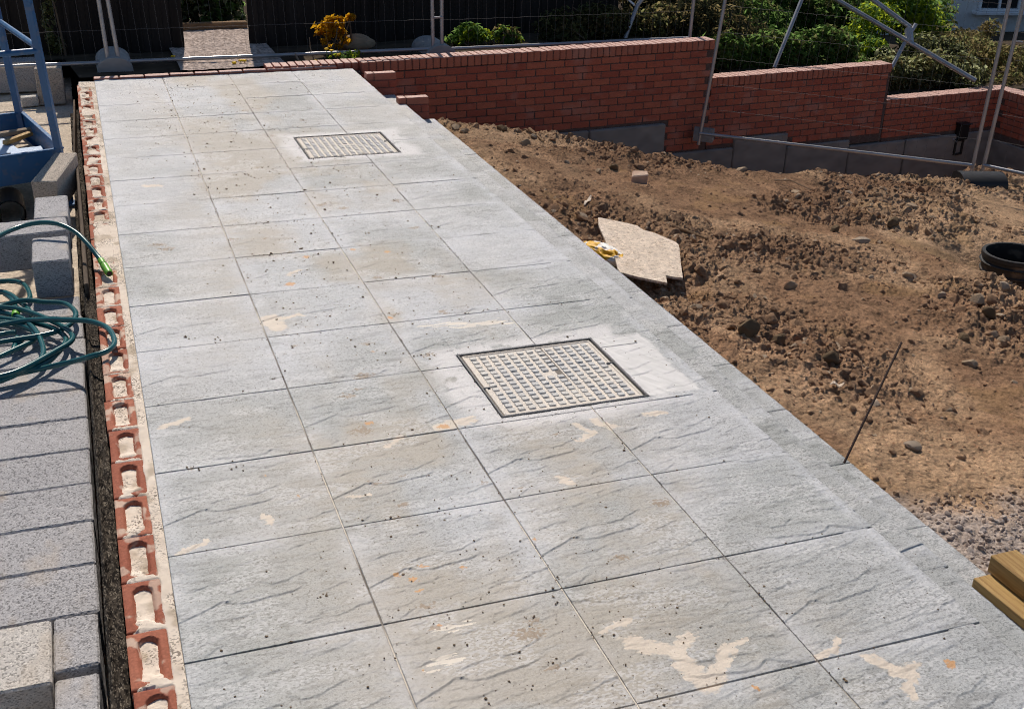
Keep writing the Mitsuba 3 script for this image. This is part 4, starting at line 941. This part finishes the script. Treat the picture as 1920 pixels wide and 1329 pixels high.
m = tube(np.array([(CC[0] + (R + .005) * math.cos(b), CC[1] + (R + .005) * math.sin(b), zr_ - .075) for b in np.linspace(0, 2 * math.pi, 73)]), .007, 8, False)
part(ch, 'collar_ring', mikit.ply(m, 'm_black', smooth=40))

# timber beam and plank on the lower step at the right edge
tb = thing('timber_form', 'yellow pine timber beam nailed on a plank, on the lower step at the right edge', 'timber')
part(tb, 'plank', mikit.ply(moved(cbox(.27, 2.2, .040, .003), (3.050, 1.726, -.299), rz(.018)), 'm_pine'))
part(tb, 'beam', mikit.ply(moved(cbox(.122, 2.2, .074, .004), (3.052, 1.742, -.258), rz(.018)), 'm_pine'))

# ---------------------------------------------------------------- ground behind the wall
xs = np.concatenate([np.linspace(-30, -2, 15)[:-1], np.linspace(-2, 16, 150)[:-1], np.linspace(16, 70, 20)]); ys = np.concatenate([np.linspace(11.56, 20, 90)[:-1], np.linspace(20, 120, 30)])
X, Y = np.meshgrid(xs, ys)
ylow = np.where(X < -.17, 12.74, 11.52 + np.maximum(X - 2.6, 0) * math.tan(WA) + .17)
Y2 = np.maximum(Y, ylow)
g0 = -.02 - .02 * (Y2 - 11.6) + .04 * (nfbm(np.stack([X * 1.3, Y2 * 1.3, 0 * X], -1), 3, 40) - .5)
g0 = g0 - .40 * sst(6.4, 7.1, X) - .46 * sst(9.0, 9.7, X) - .10 * np.clip(Y2 - 14.5, 0, 20) * sst(4, 9, X)
m = grid(xs, ys, g0); m[0][:, 1] = Y2.reshape(-1)
single('garden_ground', mikit.ply(m, 'm_garden', smooth=True), 'dark garden soil behind the brick wall', None, None, 'structure')
def gg(x, y):
    z = -.02 - .02 * (y - 11.6)
    z -= .40 * float(sst(6.4, 7.1, x)) + .46 * float(sst(9.0, 9.7, x)) + .10 * min(max(y - 14.5, 0), 20) * float(sst(4, 9, x))
    return z
xs = np.linspace(.85, 1.86, 50); ys = np.linspace(11.66, 14.3, 80); X, Y = np.meshgrid(xs, ys)
q = np.stack([X, Y, 0 * X], -1)
zz = .018 - .02 * (Y - 11.6) + .04 * (nfbm(q * [1.3, 1.3, 0], 3, 40) - .5) + .012 * (nnoise(q * 40, 6) - .5)
single('gravel_path', mikit.ply(grid(xs, ys, zz), 'm_gravel', smooth=True), 'pinkish gravel path behind the patio', None, None, 'structure')
single('open_ground', mikit.ply((np.array([[-300, -300, -2.6], [300, -300, -2.6], [300, 300, -2.6], [-300, 300, -2.6]]), np.array([[0, 1, 2, 3]])), 'm_garden'), 'low open ground reaching to the horizon', None, None, 'structure')

# ---------------------------------------------------------------- dark timber fence behind
def fence_run(x0, x1, ybase, slope, label, heights):
    t = thing('timber_fence', label, 'fence')
    bd = {}
    x = x0; i = 0
    while x < x1:
        y = ybase + slope * (x - x0)
        h = heights(x)
        key = (h, i % 3)
        if key not in bd: bd[key] = mikit.ply(cbox(.118, .016, h, .003, .002, i), 'm_fence')
        part(t, 'board', at(bd[key], (x, y + .012 * (i % 2), gg(x, y) - .03), math.atan(slope)))
        x += .104; i += 1
    L = math.hypot(x1 - x0, slope * (x1 - x0))
    for zr in (.35, .65):
        part(t, 'rail', mikit.ply(moved(cbox(L, .05, .08, .003), ((x0 + x1) / 2, ybase + slope * (x1 - x0) / 2 + .052, gg((x0 + x1) / 2, ybase) + zr), rz(math.atan(slope))), 'm_fence'))
    return t
fence_run(-3.0, 1.00, 13.0, 0.0, 'dark timber board fence left of the gravel gap', lambda x: .60 if x < -.12 else 1.72)  # left boards shaped low, tops out of view, so sun reaches the far blocks
fence_run(1.74, 6.15, 12.98, .085, 'dark timber board fence behind the long brick wall', lambda x: .80 if 2.22 < x < 2.75 or 3.75 < x < 4.85 else 1.70)  # unseen board tops notched to let sun onto the shrub and low plants
single('path_edging', mikit.ply(moved(cbox(.85, .10, .11, .012, .006, 2), (1.40, 14.15, -.06), rz(.03)), 'm_log'), 'brown timber edging across the far end of the gravel gap', 'timber edging')

# ---------------------------------------------------------------- temporary mesh fence panels
def mesh_panel(A, B, h, label, posts=(1, 1), leanA=(0, 0), leanB=(0, 0), wires=.30, name='mesh_fence_panel'):
    t = thing(name, label, 'mesh fence panel', 'galvanised temporary mesh fence panels')
    A, B = np.array(A), np.array(B)
    At, Bt = A + [leanA[0], leanA[1], h], B + [leanB[0], leanB[1], h]
    if posts[0]: part(t, 'post', mikit.ply(tube([A - [0, 0, .06], At], .020, 12), 'm_galv', smooth=40))
    if posts[1]: part(t, 'post', mikit.ply(tube([B - [0, 0, .06], Bt], .020, 12), 'm_galv', smooth=40))
    part(t, 'bottom_rail', mikit.ply(tube([A + [0, 0, .07], B + [0, 0, .07]], .019, 12), 'm_galv', smooth=40))
    part(t, 'top_rail', mikit.ply(tube([At, Bt], .019, 12), 'm_galv', smooth=40))
    m = MB()
    L = np.linalg.norm(B - A); n = int(L / .10)
    for i in range(1, n):
        f = i / n
        m.add(tube([A + (B - A) * f + [0, 0, .07], At + (Bt - At) * f], .0009, 4, False))
    z = .07 + wires
    while z < h:
        m.add(tube([A + (At - A) * z / h, B + (Bt - B) * z / h], .0011, 4, False)); z += wires
    part(t, 'wire_mesh', mikit.ply(m.mesh(), 'm_wire'), None, 'stuff')
    return t
def rubber_foot(panel, x, y, z, a, label, m='m_concrete', r=.165, hgt=.135, L=.62):
    th = np.linspace(0, np.pi, 19)
    prof = np.stack([r * np.cos(th), hgt * np.sin(th) ** .8], -1)
    n = len(prof)
    v = np.vstack([np.stack([prof[:, 0], np.full(n, yy), prof[:, 1]], -1) for yy in (-L / 2, L / 2)])
    f = [[k, k + 1, n + k + 1] for k in range(n - 1)] + [[k, n + k + 1, n + k] for k in range(n - 1)] + [[0, k + 1, k] for k in range(1, n - 1)] + [[n, n + k, n + k + 1] for k in range(1, n - 1)] + [[0, n, n + n - 1], [0, 2 * n - 1, n - 1]]
    part(panel, 'foot', mikit.ply(moved((v, np.array(f)), (x, y, z), rz(a)), m, smooth=35), label)
p0_ = mesh_panel((-3.05, 12.02, -.02), (.215, 12.0, -.02), 0.74, 'mesh fence panel left of the gravel gap, before the dark fence', leanA=(-.03, 0), leanB=(-.03, 0))  # far panels shaped low so their posts throw no shadow on the patio
p1_ = mesh_panel((.315, 12.0, -.02), (3.46, 12.05, -.03), 0.74, 'mesh fence panel behind the patio, before the gravel gap', leanA=(-.05, 0), leanB=(-.01, 0))
p2_ = mesh_panel((3.555, 12.05, -.04), (6.56, 12.22, -.06), 0.74, 'mesh fence panel behind the long brick wall', posts=(1, 1), leanA=(.0, 0), leanB=(.02, 0))
rubber_foot(p1_, .265, 12.22, -.03, .0, 'grey half-round fence foot behind the left end of the patio')
rubber_foot(p2_, 3.535, 12.28, -.05, .0, 'grey half-round fence foot behind the long brick wall')
clampm = lambda a, b: MB().add(tube([a, b], .012, 8)).mesh()
for a, b, l in (((3.455, 12.035, .36), (3.56, 12.035, .36), 'steel clamp joining two fence posts behind the long wall'),):
    single('fence_clamp', mikit.ply(clampm(a, b), 'm_galv', smooth=40), l, 'fence clamp')
# the panel standing in the soil before the wall
A_, B_ = np.array((6.468, 11.623, -1.018)), np.array((8.923, 9.969, -1.120))
p3 = mesh_panel(A_, B_, 2.0, 'mesh fence panel standing in the soil before the stepped brick wall', leanA=(.22, .0), leanB=(.10, .02), wires=.28)
B2 = np.array((8.990, 9.883, -1.102)); C2 = B2 + [1.2, -2.3, -.02]
p4 = mesh_panel(B2, C2, 2.0, 'mesh fence panel running out of the picture at the right edge', posts=(1, 1), leanA=(.14, .02), wires=.28)
fp = np.array((8.671, 9.585, -1.088))
rubber_foot(p3, fp[0] + .02, fp[1] - .02, fp[2] - .05, 1.25, 'muddy black fence foot under the double posts at the right', 'm_black', .19, .14, .46)
rubber_foot(p3, A_[0] + .07, A_[1] + .02, A_[2] - .02, .9, 'grey foot in the shade', 'm_footing', .07, .15, .22)
single('fence_clamp', mikit.ply(clampm((9.869, 10.780, 0.093), (9.943, 10.695, 0.093)), 'm_galv', smooth=40), 'steel clamp joining the double posts at the right', 'fence clamp')
def pole(name, pts, r, label, cat, group=None):
    single(name, mikit.ply(tube(np.array(pts), r, 12), 'm_galv', smooth=40), label, cat, group)
br = thing('fence_brace', 'steel tube brace sloping down behind the lower brick wall', 'fence brace')
part(br, 'long_tube', mikit.ply(tube([(9.020, 13.310, 0.310), (10.287, 11.715, -0.558)], .030, 12), 'm_galv', smooth=40))
part(br, 'upper_tube', mikit.ply(tube([(9.443, 13.178, 0.357), (9.847, 12.544, -0.035)], .030, 12), 'm_galv', smooth=40))
part(br, 'strut', mikit.ply(tube([(9.881, 12.495, 0.010), (9.767, 12.464, -0.138), (9.460, 12.294, -0.476)], .026, 12), 'm_galv', smooth=40))
q0, q1 = np.array((9.786, 12.502, -0.046)), np.array((9.751, 12.397, -0.191))
part(br, 'joint_plate', mikit.ply(tube([q0, q1], .05, 6), 'm_galv'))
pole('prop_pole', [(8.342, 12.687, 0.447), (7.750, 12.258, -0.392)], .024, 'slanting steel pole before the green bush behind the wall', 'pole')
pole('prop_pole', [(6.219, 12.748, 0.417), (6.116, 12.729, 0.302), (5.919, 12.612, -0.083)], .026, 'slanting steel pole at the right end of the dark fence', 'pole')
single('fence_clamp', mikit.ply(clampm((6.006, 12.812, 0.389), (6.066, 12.698, 0.320)), 'm_white', smooth=40), 'bright clamp at the top of the slanting pole by the dark fence', 'fence clamp')

# ---------------------------------------------------------------- plants
def leaves(pos, nrm, size, seed, asp=1.7):
    r = np.random.default_rng(seed); n = len(pos)
    d = nrm + r.normal(0, .65, (n, 3)); d /= np.linalg.norm(d, axis=1, keepdims=True)
    u = np.cross(d, r.normal(0, 1, (n, 3))); u /= np.linalg.norm(u, axis=1, keepdims=True)
    w = np.cross(d, u)
    s = (size * r.uniform(.6, 1.3, n))[:, None]
    a, b = pos - u * s * asp * .5, pos + u * s * asp * .5
    m1, m2 = pos + w * s * .5 + d * s * .18, pos - w * s * .5 + d * s * .18
    V = np.stack([a, m1, b, m2], 1).reshape(-1, 3)
    i = np.arange(n)[:, None] * 4
    return V, np.vstack([i + [0, 1, 2], i + [0, 2, 3]])
def blob_leaves(blobs, n, size, seed, asp=1.7, shell=.55, thr=.34):
    r = np.random.default_rng(seed); P, N = [], []
    vol = np.array([b[3] * b[4] * b[5] for b in blobs]) ** .67; vol = vol / vol.sum()
    for k, (x, y, z, rx, ry, rzz) in enumerate(blobs):
        m = int(n * vol[k])
        d = r.normal(0, 1, (m, 3)); d /= np.linalg.norm(d, axis=1, keepdims=True)
        rad = r.uniform(shell, 1.08, m) * (.75 + .55 * nfbm(d * 2.3 + k * 7, 3, seed + k))
        P.append(np.array([x, y, z]) + d * rad[:, None] * [rx, ry, rzz]); N.append(d + [0, 0, .45])
    P, N = np.vstack(P), np.vstack(N)
    keep = nfbm(P * (3.2 if thr < .4 else 9.0), 3, seed + 50) > thr
    return leaves(P[keep], N[keep], size, seed + 1, asp)
def shrub(name, label, cat, blobs, n, size, mats, seed, stems=10, group=None, asp=1.7, base=None, shell=.55, thr=.34):
    t = thing(name, label, cat, group)
    for k, m_ in enumerate(mats):
        part(t, 'foliage', mikit.ply(blob_leaves(blobs, n // len(mats), size, seed + 13 * k, asp, shell, thr), m_))
    r = np.random.default_rng(seed); m = MB()
    for i in range(stems):
        b = blobs[i % len(blobs)]
        g = base if base is not None else (b[0], b[1], gg(b[0], b[1]))
        p0 = np.array([g[0] + r.normal(0, .08), g[1] + r.normal(0, .05), g[2] - .02])
        p2 = np.array([b[0] + r.normal(0, .4) * b[3], b[1] + r.normal(0, .4) * b[4], b[2] + r.uniform(0, .8) * b[5]])
        p1 = (p0 + p2) / 2 + r.normal(0, .06, 3)
        tb_ = tube(catmull([p0, p1, p2], 5), np.linspace(.014, .005, 11), 6)
        if stems <= 14: part(t, 'stem', mikit.ply(tb_, 'm_bark', smooth=50))
        else: m.add(tb_)
    if m.v: part(t, 'stem', mikit.ply(m.mesh(), 'm_bark', smooth=50), None, 'stuff')
    return t
def clump(x, y, z, R, seed, k=7, flat=.8):
    r = np.random.default_rng(seed)
    return [(x + r.normal(0, .55) * R, y + r.normal(0, .45) * R, z + r.normal(0, .35) * R, R * r.uniform(.45, .75), R * r.uniform(.45, .75), R * flat * r.uniform(.4, .7)) for _ in range(k)]
def cl(p, R, seed, k=7, flat=.8): return clump(p[0], p[1], p[2], R, seed, k, flat)
shrub('green_bush', 'dense dark green bush behind the middle stretch of the wall', 'bush', cl((9.235, 15.160, -0.538), .75, 1, 9) + cl((9.797, 16.505, -0.245), .8, 2, 8) + cl((7.959, 13.526, -0.520), .5, 6, 6) + cl((8.050, 13.141, -0.520), .35, 61, 6) + cl((7.604, 13.305, -0.518), .30, 62, 5), 40000, .055, ('m_leaf_green', 'm_leaf_green', 'm_leaf_dull'), 3, 14)
shrub('green_bush', 'tall green bush behind the slanting pole and the brace', 'bush', cl((11.255, 16.299, -0.533), .85, 3, 9) + cl((11.425, 17.584, -0.178), .9, 4, 8) + cl((8.861, 13.436, -0.507), .45, 7, 5) + cl((8.691, 12.919, -0.493), .35, 63, 6) + cl((9.305, 13.078, -0.427), .35, 64, 5), 40000, .055, ('m_leaf_green', 'm_leaf_dull', 'm_leaf_green'), 5, 14)
shrub('lime_bush', 'bright yellow-green bush behind the right end of the middle wall stretch', 'bush', cl((10.511, 14.212, -0.560), .36, 8, 7), 7000, .042, ('m_leaf_lime', 'm_leaf_green'), 9, 8)
shrub('lime_bush', 'small bright yellow-green bush beside the joint of the steel brace', 'bush', cl((11.955, 14.901, -0.467), .34, 10, 7) + cl((11.252, 14.619, -0.134), .5, 11, 7), 9000, .042, ('m_leaf_lime', 'm_leaf_green'), 11, 8)
shrub('pale_leaf_bush', 'dark bush with pale leaf tips behind the lowest stretch of wall', 'bush', cl((11.044, 13.580, -0.733), .50, 12, 9) + cl((10.397, 12.916, -0.897), .36, 65, 6) + cl((11.009, 12.927, -0.894), .34, 66, 6), 11000, .045, ('m_leaf_dull', 'm_leaf_pale', 'm_leaf_dark'), 13, 8)
shrub('low_hedge', 'low dense green hedge just behind the middle stretch of wall', 'hedge', [(*wpt(4.25 + .26 * i, .78 + .1 * (i % 2), -.36 + .05 * (i % 3)), .26, .20, .22) for i in range(10)], 15000, .05, ('m_leaf_green', 'm_leaf_dull', 'm_leaf_green'), 33, 10)
shrub('low_hedge', 'low brownish scrub just behind the lowest stretch of wall', 'hedge', [(*wpt(6.95 + .27 * i, .85 + .1 * (i % 2), -.82 + .06 * (i % 3)), .28, .22, .22) for i in range(8)], 11000, .045, ('m_leaf_dull', 'm_leaf_brown', 'm_leaf_pale'), 35, 10)
shrub('low_hedge', 'low dark scrub just behind the right end of the long wall', 'hedge', [(*wpt(2.7 + .27 * i, 1.0 + .1 * (i % 2), .02 + .05 * (i % 3)), .25, .20, .17) for i in range(6)], 7000, .04, ('m_leaf_dark', 'm_leaf_dull', 'm_leaf_brown'), 37, 8)
shrub('brown_bush', 'brownish twiggy bush before the pale house', 'bush', cl((12.310, 14.068, -0.942), .60, 14, 10) + cl((12.472, 14.791, -0.783), .42, 15, 7) + cl((12.871, 13.897, -0.873), .5, 17, 7) + cl((11.920, 13.243, -1.004), .40, 67, 6) + cl((13.460, 15.409, -0.697), .25, 68, 4), 17000, .036, ('m_leaf_brown', 'm_leaf_dull', 'm_leaf_brown'), 15, 40, asp=2.4)
shrub('conifer', 'dull brown conifer behind the right end of the long wall', 'conifer', cl((7.174, 13.754, 0.073), .55, 20, 9, 1.1) + cl((7.050, 14.218, 0.210), .5, 21, 6, 1.2) + cl((7.259, 13.321, -0.027), .35, 22, 5, 1.1) + cl((6.704, 13.380, -0.082), .3, 23, 5, 1.0) + cl((6.803, 12.999, -0.069), .25, 69, 5) + cl((6.281, 12.944, -0.091), .2, 70, 5), 21000, .03, ('m_leaf_dark', 'm_leaf_brown', 'm_leaf_dark'), 17, 14, asp=3.0)
shrub('far_shrub', 'pale-leaved shrub in the gravel gap between the dark fences', 'shrub', [(1.25, 14.75, .42, .32, .25, .32), (1.6, 14.8, .30, .28, .25, .30), (1.05, 14.7, .15, .25, .2, .25), (1.5, 14.7, .05, .35, .2, .2)], 3200, .06, ('m_leaf_dark', 'm_leaf_green', 'm_leaf_pale'), 19, 8)
shrub('golden_shrub', 'golden yellow shrub behind the far right corner of the patio', 'shrub', [(2.44, 12.32, .24, .16, .10, .10), (2.52, 12.30, .33, .09, .06, .05), (2.66, 12.30, .35, .06, .05, .03), (2.36, 12.3, .15, .12, .09, .07), (2.56, 12.3, .15, .10, .09, .07), (2.48, 12.3, .08, .08, .06, .06)], 900, .040, ('m_leaf_gold',), 21, 12, base=(2.45, 12.30, .0), shell=.15, thr=.50)
shrub('low_plant', 'low bright green plant behind the long wall, left of the reddish one', 'plant', [(4.02, 12.55, .10, .17, .12, .10), (4.15, 12.55, .06, .15, .1, .07), (3.85, 12.5, .04, .10, .1, .06)], 1300, .046, ('m_leaf_lime', 'm_leaf_green', 'm_leaf_green'), 23, 6, shell=.2, thr=.48)
shrub('low_plant', 'low green plant with reddish tips behind the long wall', 'plant', [(4.42, 12.5, .07, .16, .1, .10), (4.50, 12.5, .03, .14, .1, .06)], 1000, .044, ('m_leaf_lime', 'm_leaf_brown', 'm_leaf_green'), 24, 6, shell=.2, thr=.48)
shrub('ivy', 'thin ivy climbing the dark fence at the left', 'ivy', [(-.30, 12.95, .30, .06, .05, .35), (-.26, 12.93, .08, .08, .06, .10), (-.24, 12.94, .62, .05, .05, .2)], 320, .035, ('m_leaf_dull', 'm_leaf_pale'), 25, 3, base=(-.27, 12.93, -.05))
shrub('low_shrub', 'dark weedy shrub behind the long wall, before the right part of the dark fence', 'shrub', [(5.15, 12.7, .12, .30, .15, .18), (5.6, 12.75, .15, .30, .15, .2)], 1500, .03, ('m_leaf_dark', 'm_leaf_dull'), 27, 8, asp=2.2)
def daisy(x, y, z, r, label, m='m_petal', group='small yellow flowers by the mesh fence'):
    t = thing('flower', label, 'flower', group)
    V, F = [(x, y, z)], []
    k = 10
    for i in range(2 * k):
        a = i * math.pi / k; rr = r * (1.0 if i % 2 == 0 else .62)
        V.append((x + rr * math.cos(a), y + rr * math.sin(a) * .8 - .0, z + .25 * rr * math.sin(a) + .006 * (i % 2)))
    for i in range(2 * k): F.append([0, 1 + i, 1 + (i + 1) % (2 * k)])
    d = trimesh.creation.icosphere(subdivisions=2, radius=1.0)
    mb = MB().add((np.array(V), np.array(F))).add((d.vertices * [r * .8, r * .7, r * .42] + [x, y, z], d.faces))
    part(t, 'head', mikit.ply(mb.mesh(), m, smooth=50))
    part(t, 'stalk', mikit.ply(tube([(x + .01, y + .02, gg(x, y) - .02), (x, y + .005, z)], .004, 6), 'm_leaf_green'))
for i, p in enumerate(((1.377, 11.850, 0.023), (1.444, 11.880, 0.035), (1.480, 11.880, 0.034), (1.527, 11.820, 0.001), (0.834, 12.300, 0.026), (2.304, 11.900, 0.111), (2.352, 11.900, 0.094), (2.416, 11.850, 0.058), (2.163, 11.780, 0.018), (2.004, 11.780, 0.019))):
    daisy(*p, .027, ('leftmost of the four yellow flowers before the gravel gap', 'second from left of the four yellow flowers before the gravel gap', 'third from left of the four yellow flowers before the gravel gap', 'rightmost and lowest of the four yellow flowers before the gravel gap', 'lone greenish yellow flower in the shade left of the gravel gap', 'left one of the two yellow flowers under the golden shrub', 'right one of the two yellow flowers under the golden shrub', 'yellow flower just right of the pair under the golden shrub', 'yellow flower touching the brick edge below the golden shrub', 'yellow flower touching the brick edge beside the pale dry stem')[i], group=None)
stick('dry_stem', [(2.20, 12.05, -.03), (2.17, 12.06, .10), (2.165, 12.06, .20)], .006, 'm_stone', 'tall dry stem left of the golden shrub', 'stem')
stick('dry_stem', [(2.02, 11.8, -.02), (1.99, 11.82, .05), (1.975, 11.83, .09)], .012, 'm_stone_grey', 'short pale dry stem at the back edge of the patio, left of the golden shrub', 'stem')
shrub('weed', 'low green weed at the foot of the golden shrub', 'weed', [(2.56, 11.86, .04, .10, .06, .05), (2.45, 11.88, .03, .12, .06, .04)], 260, .028, ('m_leaf_lime', 'm_leaf_green'), 29, 4)
stone_back = trimesh.creation.icosphere(subdivisions=3)
d = stone_back.vertices
v = d * [.20, .12, .10] * (1 + .5 * (nfbm(d * 1.4 + 9, 3, 2)[:, None] - .5))
single('boulder', mikit.ply((v + [2.72, 12.42, .06], stone_back.faces), 'm_stone', smooth=30), 'tan boulder behind the mesh fence, right of the golden shrub', 'boulder')

# ---------------------------------------------------------------- pale house far behind the bushes
hs_o = np.array((16.922, 20.294, -1.061))
HA = math.radians(-14)
hx, hn = np.array([math.cos(HA), math.sin(HA), 0]), np.array([-math.sin(HA), math.cos(HA), 0])
def hp(s, t, z): return hs_o + hx * s + hn * t + np.array([0, 0, z])
house = thing('house', 'pale rendered house behind the bushes at the upper right', 'house')
def hbox(s, t, z, sx, sy, sz, c=.01): return moved(cbox(sx, sy, sz, c), hp(s, t, z), rz(HA))
part(house, 'wall', mikit.ply(hbox(2.5, 2.6, -4.0, 9.5, 5.0, 6.6), 'm_render'))
rf = np.array([hp(-2.6, -.2, 2.6), hp(7.6, -.2, 2.6), hp(7.6, 5.4, 2.6), hp(-2.6, 5.4, 2.6), hp(-2.6, 2.6, 4.6), hp(7.6, 2.6, 4.6)])
part(house, 'roof', mikit.ply((rf, np.array([[0, 1, 5], [0, 5, 4], [2, 3, 4], [2, 4, 5], [0, 4, 3], [1, 2, 5], [0, 3, 2], [0, 2, 1]])), 'm_roof'))
wz = -.12
w_ = part(house, 'window', mikit.ply(MB().add(hbox(1.20, .04, wz + .0, 1.30, .14, .05)).add(hbox(.58, .07, wz + .052, .06, .08, 1.0)).add(hbox(1.82, .07, wz + .052, .06, .08, 1.0)).add(hbox(1.0, .07, wz + .052, .05, .08, 1.0)).add(hbox(1.42, .07, wz + .052, .05, .08, 1.0)).add(hbox(1.2, .07, wz + 1.055, 1.3, .08, .06)).mesh(), 'm_white'))
for s in (.79, 1.21, 1.62):
    k = numbered(w_ + '__pane'); scene[k] = mikit.ply(hbox(s, .085, wz + .055, .36, .02, .99, .001), 'm_pane')
part(house, 'sill', mikit.ply(hbox(1.2, .0, wz - .07, 1.5, .22, .065), 'm_white'))
part(house, 'drainpipe', mikit.ply(tube([hp(-.9, .03, .22), hp(-.42, .03, .10), hp(-.30, .03, -.06), hp(-.26, .03, -3.5)], .035, 8), 'm_black', smooth=50))
